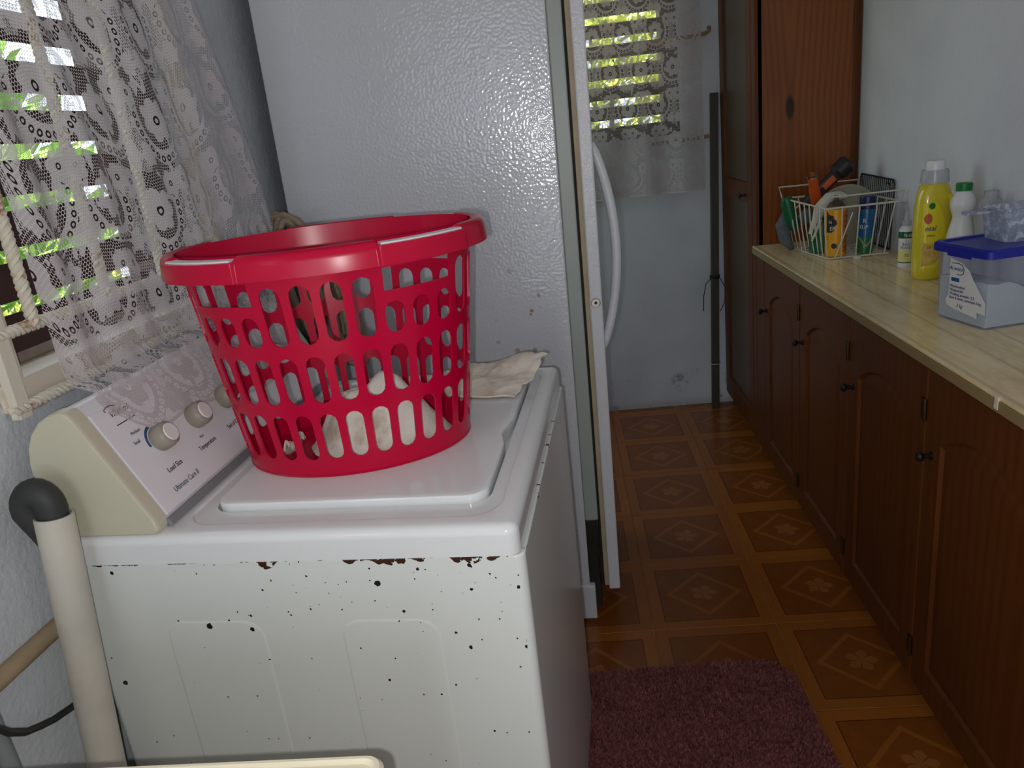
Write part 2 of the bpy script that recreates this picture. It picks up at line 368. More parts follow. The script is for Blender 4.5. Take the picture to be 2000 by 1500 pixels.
# lace: dense flowers, scallop bands with eyelets and a hexagonal net, UV in metres
def lace_mat():
    t = NT('lace'); uv = t.uv()
    wob = t.node('ShaderNodeTexNoise', {'Vector': uv, 'Scale': 14.0, 'Detail': 1.0}).outputs['Color']
    uvw = t.V('ADD', uv, t.V('SCALE', t.V('SUBTRACT', wob, (0.5, 0.5, 0.5)), scale=0.010))
    x, y, z = t.sep(uvw)
    W_, H_ = 0.165, 0.150
    row = t.M('FLOOR', t.M('DIVIDE', y, H_))
    xo = t.M('ADD', x, t.M('MULTIPLY', t.M('FLOORED_MODULO', row, 2.0), W_*0.5))
    fx = t.M('SUBTRACT', t.M('FLOORED_MODULO', xo, W_), W_/2)
    fy = t.M('SUBTRACT', t.M('FLOORED_MODULO', y, H_), H_*0.56)
    def polar(px, py):
        r = t.M('SQRT', t.M('ADD', t.M('MULTIPLY', px, px), t.M('MULTIPLY', py, py))); a = t.M('ARCTAN2', py, px); return r, a
    def flower(px, py, R, n, ph):
        r, a = polar(px, py)
        lobe = t.M('ABSOLUTE', t.M('COSINE', t.M('ADD', t.M('MULTIPLY', a, n/2.0), ph)))
        body = t.M('LESS_THAN', r, t.M('MULTIPLY', R, t.M('ADD', 0.82, t.M('MULTIPLY', lobe, 0.25))))
        eye = t.M('MULTIPLY', t.M('LESS_THAN', r, R*0.22), t.M('GREATER_THAN', r, R*0.11))
        seam = t.M('MULTIPLY', t.M('LESS_THAN', lobe, 0.16), t.M('GREATER_THAN', r, R*0.45))
        return body, t.M('MAXIMUM', eye, t.M('MULTIPLY', seam, 0.0)), r, a
    b1, e1, r1, a1 = flower(fx, fy, 0.036, 7, 0.3)
    fxs = t.M('SUBTRACT', t.M('ABSOLUTE', fx), 0.062); b2, e2, r2, a2 = flower(fxs, t.M('SUBTRACT', fy, 0.043), 0.024, 6, 0.9)
    b3, e3, r3, a3 = flower(fxs, t.M('ADD', fy, 0.056), 0.020, 6, 0.1)
    lower = t.M('LESS_THAN', fy, 0.022)
    arc = t.M('MULTIPLY', lower, t.M('LESS_THAN', t.M('ABSOLUTE', t.M('SUBTRACT', r1, 0.054)), 0.0035))
    arc2 = t.M('MULTIPLY', lower, t.M('LESS_THAN', t.M('ABSOLUTE', t.M('SUBTRACT', r1, 0.0655)), 0.0085))
    seg = t.M('MULTIPLY', t.M('SUBTRACT', t.M('FRACT', t.M('MULTIPLY', a1, 26.0/6.2832)), 0.5), 6.2832*0.066/26.0)
    ed = t.M('SQRT', t.M('ADD', t.M('MULTIPLY', seg, seg), t.M('POWER', t.M('SUBTRACT', r1, 0.0655), 2.0)))
    eyelet = t.M('MULTIPLY', lower, t.M('MULTIPLY', t.M('LESS_THAN', ed, 0.0056), t.M('GREATER_THAN', ed, 0.0026)))
    edge = t.M('GREATER_THAN', t.M('ABSOLUTE', fx), W_/2-0.014)
    feather = t.M('MULTIPLY', edge, t.M('GREATER_THAN', t.M('SINE', t.M('ADD', t.M('MULTIPLY', fx, 1400.0), t.M('MULTIPLY', fy, 500.0))), -0.1))
    leaf = t.M('GREATER_THAN', t.noise(t.V('MULTIPLY', uv, (1.0, 0.6, 1.0)), 52.0, 1.0), 0.625)
    solid = t.M('MAXIMUM', t.M('MAXIMUM', t.M('MAXIMUM', b1, b2), t.M('MAXIMUM', b3, arc)), t.M('MAXIMUM', t.M('MAXIMUM', arc2, feather), leaf))
    holes = t.M('MAXIMUM', t.M('MAXIMUM', e1, e2), t.M('MULTIPLY', eyelet, t.M('SUBTRACT', 1.0, b2)))
    # hexagonal net
    P = 0.0058; sx, sy = P, P*1.7320508
    ux, uy, uz = t.sep(uv)
    def hexd(ox, oy):
        hx = t.M('SUBTRACT', t.M('FLOORED_MODULO', t.M('ADD', ux, ox), sx), sx/2); hy = t.M('SUBTRACT', t.M('FLOORED_MODULO', t.M('ADD', uy, oy), sy), sy/2)
        return t.M('ADD', t.M('MULTIPLY', hx, hx), t.M('MULTIPLY', hy, hy))
    hd = t.M('SQRT', t.M('MINIMUM', hexd(0.0, 0.0), hexd(sx/2, sy/2)))
    net = t.M('GREATER_THAN', hd, P*0.44)
    hem = t.M('LESS_THAN', uy, 0.006)
    dense = t.M('MULTIPLY', solid, t.M('SUBTRACT', 1.0, holes))
    hatch = t.M('ADD', 0.74, t.M('MULTIPLY', t.M('SINE', t.M('MULTIPLY', uy, 2600.0)), 0.12))
    alpha = t.M('MAXIMUM', t.M('MULTIPLY', dense, hatch), t.M('MULTIPLY', t.M('MAXIMUM', net, hem), t.M('SUBTRACT', 1.0, t.M('MULTIPLY', holes, 1.0))))
    col = t.mix(t.noise(uv, 20.0, 4.0), S(206, 200, 202), S(224, 218, 220))
    d = t.node('ShaderNodeBsdfDiffuse', {0: col}); tl = t.node('ShaderNodeBsdfTranslucent', {0: col})
    ms = t.node('ShaderNodeMixShader', {0: 0.3, 1: d.outputs[0], 2: tl.outputs[0]})
    tr = t.node('ShaderNodeBsdfTransparent')
    fin = t.node('ShaderNodeMixShader', {0: alpha, 1: tr.outputs[0], 2: ms.outputs[0]})
    t.t.links.new(fin.outputs[0], t.out.inputs[0]); MAT['lace'] = t.m
lace_mat()

# ------------------------------------------------------------------ mesh helpers
def finish(me, mat, smooth=0.6):
    if mat is not None: me.materials.append(MAT[mat] if isinstance(mat, str) else mat)
    if smooth:
        me.polygons.foreach_set('use_smooth', [True]*len(me.polygons)); me.set_sharp_from_angle(angle=smooth)
    me.update()
def link(name, me, parent=None):
    o = bpy.data.objects.new(name, me); C.objects.link(o)
    if parent is not None: o.parent = parent
    return o
class MB:
    def __init__(s): s.v = []; s.f = []
    def add(s, vs, fs):
        b = len(s.v); s.v += [tuple(v) for v in vs]; s.f += [tuple(i+b for i in f) for f in fs]; return s
    def box(s, x0, x1, y0, y1, z0, z1):
        vs = [(x, y, z) for z in (z0, z1) for y in (y0, y1) for x in (x0, x1)]
        return s.add(vs, [(0, 2, 3, 1), (4, 5, 7, 6), (0, 1, 5, 4), (2, 6, 7, 3), (0, 4, 6, 2), (1, 3, 7, 5)])
    def obox(s, c, h, M3):
        vs = [Vector(c)+M3@Vector((h[0]*a, h[1]*b, h[2]*d)) for d in (-1, 1) for b in (-1, 1) for a in (-1, 1)]
        return s.add(vs, [(0, 2, 3, 1), (4, 5, 7, 6), (0, 1, 5, 4), (2, 6, 7, 3), (0, 4, 6, 2), (1, 3, 7, 5)])
    def tube(s, pts, r, n=8, closed=False, caps=True):
        pts = [Vector(p) for p in pts]; N = len(pts); rs = r if isinstance(r, (list, tuple)) else [r]*N
        vs = []; up = None
        for i, p in enumerate(pts):
            a = pts[(i-1) % N] if (closed or i > 0) else p; b = pts[(i+1) % N] if (closed or i < N-1) else p
            tdir = (b-a); tdir = tdir.normalized() if tdir.length > 1e-9 else Vector((0, 0, 1))
            if up is None:
                up = Vector((0, 0, 1)) if abs(tdir.z) < 0.9 else Vector((1, 0, 0))
            e1 = (up - tdir*up.dot(tdir)); e1 = e1.normalized() if e1.length > 1e-6 else tdir.orthogonal().normalized()
            e2 = tdir.cross(e1); up = e1
            for k in range(n):
                q = 2*PI*k/n; vs.append(p + (e1*math.cos(q)+e2*math.sin(q))*rs[i])
        fs = []
        for i in range(N if closed else N-1):
            j = (i+1) % N
            for k in range(n): fs.append((i*n+k, i*n+(k+1) % n, j*n+(k+1) % n, j*n+k))
        if caps and not closed:
            fs.append(tuple(range(n-1, -1, -1))); fs.append(tuple((N-1)*n+k for k in range(n)))
        return s.add(vs, fs)
    def lathe(s, prof, n=24, c=(0, 0, 0), sx=1.0, sy=1.0, close=True):
        vs = []; fs = []; N = len(prof)
        for r, z in prof:
            for k in range(n):
                a = 2*PI*k/n; vs.append((c[0]+r*sx*math.cos(a), c[1]+r*sy*math.sin(a), c[2]+z))
        for i in range(N-1):
            for k in range(n): fs.append((i*n+k, i*n+(k+1) % n, (i+1)*n+(k+1) % n, (i+1)*n+k))
        if close:
            fs.append(tuple(range(n-1, -1, -1))); fs.append(tuple((N-1)*n+k for k in range(n)))
        return s.add(vs, fs)
    def loops(s, lps, closed=True, cap0=False, cap1=False):
        n = len(lps[0]); vs = [v for l in lps for v in l]; fs = []
        for i in range(len(lps)-1):
            for k in range(n if closed else n-1): fs.append((i*n+k, i*n+(k+1) % n, (i+1)*n+(k+1) % n, (i+1)*n+k))
        if cap0: fs.append(tuple(range(n-1, -1, -1)))
        if cap1: fs.append(tuple((len(lps)-1)*n+k for k in range(n)))
        return s.add(vs, fs)
    def prism(s, poly, fn0, fn1):
        n = len(poly); vs = [fn0(p) for p in poly]+[fn1(p) for p in poly]
        fs = [tuple(range(n-1, -1, -1)), tuple(range(n, 2*n))]+[(k, (k+1) % n, n+(k+1) % n, n+k) for k in range(n)]
        return s.add(vs, fs)
    def build(s, name, mat, parent=None, bevel=0.0, seg=2, smooth=0.6, recalc=True, solid=0.0, weld=False):
        me = bpy.data.meshes.new(name); me.from_pydata(s.v, [], s.f)
        bm = bmesh.new(); bm.from_mesh(me)
        if weld: bmesh.ops.remove_doubles(bm, verts=bm.verts, dist=1e-5)
        if recalc: bmesh.ops.recalc_face_normals(bm, faces=bm.faces)
        if bevel:
            ed = [e for e in bm.edges if len(e.link_faces) == 2 and e.calc_face_angle(0) > 0.5]
            bmesh.ops.bevel(bm, geom=ed, offset=bevel, segments=seg, profile=0.5, affect='EDGES', clamp_overlap=True)
        if solid:
            bmesh.ops.solidify(bm, geom=bm.faces[:], thickness=solid)
        bm.to_mesh(me); bm.free()
        if bevel and smooth: smooth = min(smooth, 0.3)
        finish(me, mat, smooth); o = link(name, me, parent)
        if smooth and not bevel and smooth < 0.8 and recalc:
            wn_ = o.modifiers.new('weighted_normal', 'WEIGHTED_NORMAL'); wn_.keep_sharp = True; wn_.weight = 90
        return o
def tag(o, label=None, cat=None, group=None, kind=None):
    if label: o['label'] = label
    if cat: o['category'] = cat
    if group: o['group'] = group
    if kind: o['kind'] = kind
    return o
def thing(name, label, cat, loc=(0, 0, 0), rotz=0.0, group=None, rot=None):
    o = bpy.data.objects.new(name, None); C.objects.link(o); o.empty_display_size = 0.05
    o.location = loc; o.rotation_euler = rot if rot else (0, 0, rotz)
    return tag(o, label, cat, group)
def structure(name, loc=(0, 0, 0), rotz=0.0, label=None):
    o = bpy.data.objects.new(name, None); C.objects.link(o); o.location = loc; o.rotation_euler = (0, 0, rotz)
    return tag(o, label, None, None, 'structure')
def text(name, s_, size, mat, parent, M4, bend=0.0, shear=0.0, depth=0.0004, squash=1.0, align='CENTER'):
    cu = bpy.data.curves.new('txt', 'FONT'); cu.body = s_; cu.size = size; cu.extrude = depth/2; cu.align_x = align; cu.align_y = 'CENTER'
    cu.shear = shear; cu.resolution_u = 3
    tmp = bpy.data.objects.new('tmp', cu); C.objects.link(tmp)
    dg = bpy.context.evaluated_depsgraph_get(); me = bpy.data.meshes.new_from_object(tmp.evaluated_get(dg))
    bpy.data.objects.remove(tmp); bpy.data.curves.remove(cu)
    for v in me.vertices:
        x, y, z = v.co; x *= squash
        if bend: a = x/bend; v.co = (math.sin(a)*(bend+z), y, math.cos(a)*(bend+z)-bend)
        else: v.co = (x, y, z)
    me.materials.clear(); finish(me, mat, 0)
    me.name = name; o = link(name, me, parent); o.matrix_local = M4; return o
def basis(x, y, z, t):
    mm = Matrix.Identity(4)
    for i in range(3): mm[i][0] = x[i]; mm[i][1] = y[i]; mm[i][2] = z[i]; mm[i][3] = t[i]
    return mm
def rrect(x0, x1, y0, y1, r, n=5):
    p = []
    for cx, cy, a0 in ((x1-r, y1-r, 0), (x0+r, y1-r, PI/2), (x0+r, y0+r, PI), (x1-r, y0+r, 1.5*PI)):
        for k in range(n+1): a = a0+PI/2*k/n; p.append((cx+r*math.cos(a), cy+r*math.sin(a)))
    return p
def smooth01(x, a, b):
    t = min(1, max(0, (x-a)/(b-a))); return t*t*(3-2*t)
def copy_thing(o, parent=None):
    c = o.copy(); C.objects.link(c); c.parent = parent
    for ch in list(o.children): copy_thing(ch, c)
    return c

# frames: the washer, and the window wall behind it
TH = 0.0822
WO = Vector((-0.0961, 0.8867, 0)); WU = Vector((math.cos(TH), -math.sin(TH), 0)); WV = Vector((math.sin(TH), math.cos(TH), 0))
def Wp(u, v, z=0.0): return WO+WU*u+WV*v+Vector((0, 0, z))
LTH = 0.062
LO = Wp(-0.71, 0.30)           # a point on the face of the window wall; local x out of the wall, y along it
# ------------------------------------------------------------------ the room
FAR_Y, RIGHT_X = 3.668, 1.112
BACK_Y = -1.9
fl_o = MB().box(-1.25, 1.45, BACK_Y, FAR_Y+0.15, -0.08, -0.0035).build('floor', 'grout'); tag(fl_o, 'brown patterned tile floor', None, None, 'structure')
TX, TY = 0.4983, 1.5376
tile_cache = {}
def tile(i, j):
    x0, x1 = TX+(i-1)*TS, TX+i*TS; y0, y1 = TY+(j-1)*TS, TY+j*TS
    cx, cy = (x0+x1)/2, (y0+y1)/2; g = 0.0011
    a0, a1, b0, b1 = max(x0+g, -1.1), min(x1-g, RIGHT_X), max(y0+g, BACK_Y), min(y1-g, FAR_Y)
    if a1-a0 < 0.02 or b1-b0 < 0.02: return
    key = tuple(round(q, 4) for q in (a0-cx, a1-cx, b0-cy, b1-cy))
    if key not in tile_cache:
        o = MB().box(a0-cx, a1-cx, b0-cy, b1-cy, -0.009, 0.0).build('tile', 'floor_tile', fl_o, bevel=0.0012, seg=1); tile_cache[key] = o.data
    else: o = link('tile', tile_cache[key], fl_o)
    o.location = (cx, cy, 0)
for i in range(-3, 4):
    for j in range(-8, 8): tile(i, j)

# left wall with the window opening (local frame L)
def Lbox(mb, u0, u1, v0, v1, z0, z1): return mb.box(u0, u1, v0, v1, z0, z1)
OV0, OV1, OZ0, OZ1 = 0.045-0.30, 0.690-0.30, 1.135, 2.05     # opening
wl = MB()
SV0, SV1, SZ0, SZ1 = 1.45, 2.30, 0.75, 2.30     # unseen side window beyond the refrigerator, added to light the far end
QV0, QV1, QZ0, QZ1 = -1.92, -1.07, 1.40, 2.30    # unseen high window behind the camera, added to brighten right wall and counter
for a in ((-0.15, 0, -3.25, QV0, 0, 2.5), (-0.15, 0, QV1, OV0, 0, 2.5), (-0.15, 0, QV0, QV1, 0, QZ0), (-0.15, 0, QV0, QV1, QZ1, 2.5), (-0.15, 0, OV1, SV0, 0, 2.5), (-0.15, 0, SV1, 2.62, 0, 2.5), (-0.15, 0, SV0, SV1, 0, SZ0), (-0.15, 0, SV0, SV1, SZ1, 2.5), (-0.15, 0, OV0, OV1, 0, OZ0), (-0.15, 0, OV0, OV1, OZ1, 2.5)): wl.box(*a)
wall_left = wl.build('wall_left', 'wall_rough', smooth=0); wall_left.location = LO; wall_left.rotation_euler = (0, 0, -LTH)
tag(wall_left, 'rough white plaster wall behind the washing machine', None, None, 'structure')
# far wall
FX0, FX1, FZ0, FZ1 = -0.10, 0.555, 1.30, 2.12
wf = MB()
for a in ((-1.2, FX0, FAR_Y, FAR_Y+0.15, 0, 2.5), (FX1, RIGHT_X+0.2, FAR_Y, FAR_Y+0.15, 0, 2.5), (FX0, FX1, FAR_Y, FAR_Y+0.15, 0, FZ0), (FX0, FX1, FAR_Y, FAR_Y+0.15, FZ1, 2.5)): wf.box(*a)
wall_far = wf.build('wall_far', 'wall_far', smooth=0); tag(wall_far, 'white far wall stained near the floor', None, None, 'structure')
wall_right = MB().box(RIGHT_X, RIGHT_X+0.15, BACK_Y, FAR_Y, 0, 2.5).build('wall_right', 'wall_white', smooth=0); tag(wall_right, 'bluish white wall above the counter', None, None, 'structure')
wb_ = MB()
for a in ((-1.3, -0.85, 0, 2.5), (0.05, 1.45, 0, 2.5), (-0.85, 0.05, 2.1, 2.5)): wb_.box(a[0], a[1], BACK_Y-0.15, BACK_Y, a[2], a[3])  # the doorway is out of view, added so daylight enters from behind
wall_back = wb_.build('wall_back', 'wall_white', smooth=0); tag(wall_back, 'white wall behind the camera, with an unseen doorway added to let daylight in', None, None, 'structure')
added_win3 = structure('added_window_3', LO, -LTH, 'unseen open side window beyond the refrigerator, added to let daylight in')
f3 = MB(); f3.box(-0.12, 0.006, SV0, SV0+0.04, SZ0, SZ1); f3.box(-0.12, 0.006, SV1-0.04, SV1, SZ0, SZ1); f3.box(-0.12, 0.006, SV0, SV1, SZ1-0.04, SZ1)
f3.build('window_frame', 'frame_cream', added_win3, bevel=0.004); MB().box(-0.12, 0.02, SV0, SV1, SZ0, SZ0+0.03).build('window_sill', 'frame_cream', added_win3, bevel=0.004)
added_win4 = structure('added_window_4', LO, -LTH, 'unseen high open side window behind the camera, added for its daylight')
f3 = MB(); f3.box(-0.12, 0.006, QV0, QV0+0.03, QZ0, QZ1); f3.box(-0.12, 0.006, QV1-0.03, QV1, QZ0, QZ1); f3.box(-0.12, 0.006, QV0, QV1, QZ1-0.03, QZ1); f3.box(-0.12, 0.015, QV0, QV1, QZ0, QZ0+0.03)
f3.build('window_frame', 'frame_cream', added_win4, bevel=0.004)
ceil = MB().box(-1.3, 1.45, BACK_Y-1.5, FAR_Y+0.15, 2.5, 2.6).build('ceiling', 'ceiling_white', smooth=0); tag(ceil, 'plain white ceiling', None, None, 'structure')  # runs on past the back wall as an added overhang against the sun

# left window: cream frame, dark wooden louvres
win1 = structure('window_1', LO, -LTH, 'cream framed window with dark wooden louvres behind the lace curtain')
fr = MB()
fr.box(-0.06, 0.006, OV0-0.03, OV0+0.022, OZ0-0.03, OZ1+0.03); fr.box(-0.02, 0.006, OV1-0.01, OV1+0.03, OZ0-0.03, OZ1+0.03)
fr.build('window_frame', 'frame_cream', win1, bevel=0.004)
MB().box(-0.10, 0.008, OV0-0.03, OV1+0.03, OZ0-0.035, OZ0+0.006).build('window_sill', 'frame_cream', win1, bevel=0.004)
MB().box(-0.10, -0.055, OV0, OV1, OZ0+0.006, OZ0+0.03).build('dusty_ledge', 'dirt_grey', win1, bevel=0.004)
z = OZ0+0.055; slat = None
zs = [1.184+0.0762*k for k in range(12)]
for zz in zs:
    if slat is None:
        s = MB(); s.obox((0, 0, 0), (0.0035, (0.247-OV0)/2, 0.030), Matrix.Rotation(-0.55, 3, 'Y')); slat = s.build('louvre_slat', 'louvre_brown', win1, bevel=0.001); o = slat
    else: o = link('louvre_slat', slat.data, win1)
    o.location = (-0.072, (OV0+0.247)/2, zz)
MB().box(-0.115, -0.045, 0.247, OV1, OZ0, OZ1).build('louvre_stile', 'window_dark', win1)
MB().box(-0.115, -0.062, OV0+0.0, OV0+0.02, OZ0, OZ1).build('louvre_stile', 'window_dark', win1)
# far window
win2 = structure('window_2', (0, FAR_Y, 0), 0, 'dark wooden louvred window in the far wall')
MB().box(FX0, FX1, 0.01, 0.14, FZ0, FZ0+0.05).build('window_sill', 'window_dark', win2, bevel=0.003)
MB().box(FX1-0.068, FX1, 0.01, 0.14, FZ0, FZ1).build('window_frame', 'window_dark', win2, bevel=0.003)
MB().box(FX0, FX0+0.06, 0.01, 0.14, FZ0, FZ1).build('window_frame', 'window_dark', win2, bevel=0.003)
slat = None
for k in range(10):
    zz = 1.333+0.0865*k
    if slat is None:
        s = MB(); s.obox((0, 0, 0), ((FX1-FX0)/2-0.065, 0.0035, 0.0300), Matrix.Rotation(0.50, 3, 'X')); slat = s.build('louvre_slat', 'louvre_brown', win2, bevel=0.001); o = slat
    else: o = link('louvre_slat', slat.data, win2)
    o.location = ((FX0+FX1)/2, 0.055, zz)

# garden seen through the louvres
gr = MB().box(-9, 9, -6, 12, -0.35, -0.3).build('ground_outside', 'soil', smooth=0); tag(gr, 'bare ground outside the windows', None, None, 'structure')
def shrub(loc, dims, n, mat, label):
    t = thing('garden_shrub', label, 'shrub', loc, 0, 'shrubs outside the windows')
    rnd = random.Random(int(loc[0]*100)+n); vs = []; fs = []
    for k in range(n):
        while True:
            p = Vector((rnd.uniform(-1, 1), rnd.uniform(-1, 1), rnd.uniform(-1, 1)))
            if 0.35 < p.length < 1: break
        c = Vector((p.x*dims[0], p.y*dims[1], dims[2]*(1.05+p.z)))
        a = Vector((rnd.gauss(0, 1), rnd.gauss(0, 1), rnd.gauss(0, 1))).normalized(); b = a.orthogonal().normalized(); c2 = a.cross(b)
        l = rnd.uniform(0.05, 0.10); q = len(vs)
        vs += [c-b*l, c+c2*l*0.4, c+b*l, c-c2*l*0.4]; fs.append((q, q+1, q+2, q+3))
    m_ = MB(); m_.add(vs, fs); m_.build('foliage', mat, t, recalc=False, smooth=0)['kind'] = 'stuff'
    s = MB()
    for k in range(4):
        a = rnd.uniform(0, 2*PI); s.tube([(0.05*math.cos(a), 0.05*math.sin(a), 0), (dims[0]*0.3*math.cos(a), dims[1]*0.3*math.sin(a), dims[2]*0.9), (dims[0]*0.55*math.cos(a), dims[1]*0.55*math.sin(a), dims[2]*1.5)], [0.03, 0.02, 0.01], 6)
    s.build('stem', 'bark', t)
shrub((-2.6, 2.3, -0.3), (0.7, 1.8, 1.40), 5600, 'leaf', 'leafy green shrub outside the louvred window behind the washing machine')
shrub((-4.4, 5.4, -0.3), (0.9, 1.4, 1.0), 2600, 'leaf_b', 'taller yellowish shrub outside, beyond the corner of the house')
shrub((0.3, 5.9, -0.3), (1.5, 0.7, 1.50), 5200, 'leaf_b', 'sunlit yellow green shrub outside the far louvred window')

# window grille of twisted bars
def twisted(mb, a, b, r=0.0085, pitch=0.03):
    a, b = Vector(a), Vector(b); d = b-a; L = d.length; t = d.normalized(); e1 = t.orthogonal().normalized(); e2 = t.cross(e1)
    mb.tube([a, b], r*0.8, 8)
    n = max(4, int(L/pitch*8))
    for s0 in (0, 2*PI/3, 4*PI/3):
        mb.tube([a+t*L*k/n+(e1*math.cos(s0+2*PI*k/8)+e2*math.sin(s0+2*PI*k/8))*r*0.62 for k in range(n+1)], r*0.55, 6)
gri = thing('window_grille', 'rusty white painted twisted bars across the window behind the washer', 'grille', LO, -LTH)
for nm, a, b in (('bar', (0.016, -0.285, 1.208), (0.016, 0.30, 1.208)), ('bar', (0.016, -0.285, 1.103), (0.016, 0.30, 1.103)),
                 ('bar', (0.022, -0.205, 1.208), (0.022, -0.205, 2.1)), ('bar', (0.022, -0.03, 1.208), (0.022, -0.03, 2.1)), ('bar', (0.022, 0.14, 1.208), (0.022, 0.14, 2.1)),
                 ('bar', (0.016, -0.268, 1.095), (0.016, -0.268, 1.40)), ('bar', (0.016, -0.05, 1.35), (0.016, -0.05, 1.352))):
    if abs(a[2]-b[2]) < 0.01 and abs(a[1]-b[1]) < 0.01: continue
    g_ = MB()
    if abs(a[1]+0.268) < 1e-6: g_.box(0.007, 0.022, -0.280, -0.258, 1.09, 1.42)
    else: twisted(g_, a, b)
    g_.build(nm, 'rebar_paint', gri)

# ------------------------------------------------------------------ washing machine
wm = thing('washing_machine', 'white top-loading washing machine with rust specks and a sloped dial console', 'washing machine', WO, -TH)
WD, WW = 0.672, 0.686
def rbox(mb, x0, x1, y0, y1, z0, z1, r, bev, n=5):
    mk = lambda ins, z: [(x, y, z) for x, y in rrect(x0+ins, x1-ins, y0+ins, y1-ins, max(r-ins, 0.001), n)]
    l = [mk(bev, z0), mk(0, z0+bev), mk(0, z1-bev)]
    for k in range(1, 4):
        a = PI/2*k/3; l.append(mk(bev*(1-math.cos(a)), z1-bev+bev*math.sin(a)))
    mb.loops(l, True, True, True); return mb
rbox(MB(), -WD, 0.007, 0.0, WW, 0.035, 0.868, 0.014, 0.003).build('cabinet', 'enamel', wm)
for (fx, fy) in ((-0.60, 0.06), (-0.06, 0.06), (-0.60, 0.62), (-0.06, 0.62)): MB().lathe([(0.012, 0), (0.018, 0.004), (0.018, 0.012), (0.009, 0.015), (0.009, 0.04)], 12, (fx, fy, 0)).build('foot', 'knob_black', wm)
for (a, b) in ((-0.540, -0.385), (-0.268, -0.123)):
    p0 = rrect(a, b, 0.12, 0.772, 0.030, 6); p1 = rrect(a+0.005, b-0.005, 0.125, 0.767, 0.026, 6)
    MB().loops([[(x, 0.0002, z) for x, z in p0], [(x, -0.0016, z) for x, z in p1]], True, False, True).build('pressed_panel', 'enamel', wm)
# top: rolled rim, flat deck, sunken border
dk = MB()
def rl(ins, z, r=0.018): return [(x, y, z) for x, y in rrect(-WD-0.003+ins, 0.002-ins, -0.004+ins, WW+0.004-ins, max(r-ins, 0.002), 6)]
def rc(ins, z): return [(x, y, z) for x, y in rrect(-0.494+ins, -0.028-ins, 0.030+ins, 0.656-ins, 0.045-ins*0.5, 6)]
L = [rl(0.006, 0.870), rl(0.0, 0.870), rl(0.0, 0.899)]
for k in range(1, 5):
    a = PI/2*k/4; L.append(rl(0.014*(1-math.cos(a)), 0.899+0.014*math.sin(a)))
L += [rl(0.020, 0.9132), rc(-0.004, 0.9135), rc(0.0, 0.9125), rc(0.002, 0.9095), rc(0.006, 0.9090), [(x, y, 0.9088) for x, y in rrect(-0.4720, -0.0480, 0.0720, 0.6140, 0.034, 6)], [(x, y, 0.896) for x, y in rrect(-0.4716, -0.0484, 0.0724, 0.6136, 0.034, 6)]]
dk.loops(L, True, True, True); dk.build('top_deck', 'enamel_top', wm, smooth=0.5)
# lid with a finger notch on its front edge
def lid_poly(ins):
    p = rrect(-0.468+ins, -0.052-ins, 0.076+ins, 0.610-ins, 0.030, 6)
    out = []
    for k, (x, y) in enumerate(p):
        out.append((x, y))
        x2, y2 = p[(k+1) % len(p)]
        if abs(x-x2) < 1e-6 and x > -0.2 and y2 > y:
            for q in range(1, 12):
                yy = y+(y2-y)*q/12; d = 0.012*math.exp(-((yy-0.315)/0.035)**2); out.append((x-d, yy))
    return out
ld = MB()
lp = lambda ins, z: [(x, y, z) for x, y in lid_poly(ins)]
ld.loops([lp(0.004, 0.897), lp(0.0, 0.899), lp(0.0, 0.917), lp(0.0015, 0.9195), lp(0.005, 0.9206), lp(0.012, 0.9209)], True, True, True); ld.build('lid', 'enamel_top', wm, smooth=0.5)
# console
prof = [(-0.512, 0.913), (-0.508, 0.922), (-0.510, 0.934), (-0.590, 1.092), (-0.597, 1.100), (-0.607, 1.104), (-0.625, 1.101), (-0.643, 1.092), (-0.660, 1.075), (-0.671, 1.055), (-0.677, 1.03), (-0.677, 1.00), (-0.668, 0.913)]
def shr(p, k): 
    cx = -0.6; cz = 1.0; return (cx+(p[0]-cx)*k, cz+(p[1]-cz)*k)
for y0, y1 in ((0.0, 0.026), (WW-0.026, WW)):
    c = MB(); ye = y0 if y0 == 0 else y1; yi = y1 if y0 == 0 else y0; sg = 1 if y0 == 0 else -1
    c.loops([[(shr(p, 0.955)[0], ye, shr(p, 0.955)[1]) for p in prof], [(shr(p, 0.985)[0], ye+sg*0.002, shr(p, 0.985)[1]) for p in prof], [(p[0], ye+sg*0.007, p[1]) for p in prof], [(p[0], yi, p[1]) for p in prof]], True, True, True)
    c.build('console_end_cap', 'console_cream', wm, smooth=0.7)
c = MB(); c.prism([shr(p, 0.975) for p in prof], lambda p: (p[0], 0.02, p[1]), lambda p: (p[0], WW-0.02, p[1])); c.build('console', 'console_white', wm)
sl = math.hypot(0.080, 0.158); YS = Vector((-0.080/sl, 0, 0.158/sl)); ZS = Vector((0.158/sl, 0, 0.080/sl)); XS = Vector((0, 1, 0))
P0 = Vector((-0.5078, 0.0, 0.927))+ZS*0.0004
PM = basis(XS, YS, ZS, P0)
panel = MB(); panel.box(0.030, WW-0.030, 0.004, 0.178, -0.004, 0.0008); panel_o = panel.build('control_panel', 'console_white', wm, bevel=0.0006); panel_o.matrix_local = PM
MB().box(0.024, WW-0.024, -0.012, 0.0, -0.004, 0.0015).build('console_trim', 'grey_plastic', wm, bevel=0.001).matrix_local = PM
def onp(x, y, z=0.0014): return Matrix.Translation((x, y, z))
text('lettering', 'Load Size', 0.0115, 'ink', panel_o, onp(0.104, 0.052), squash=0.86)
text('lettering', 'Temperature', 0.0108, 'ink', panel_o, onp(0.197, 0.048), squash=0.86)
text('lettering', 'End of Cycle Signal', 0.0108, 'ink', panel_o, onp(0.300, 0.048), squash=0.84)
text('lettering', 'Ultimate Care II', 0.0120, 'ink_grey', panel_o, onp(0.104, 0.024), shear=0.15, squash=0.86)
text('lettering', 'Small', 0.0075, 'ink_grey', panel_o, onp(0.072, 0.112), squash=0.9)
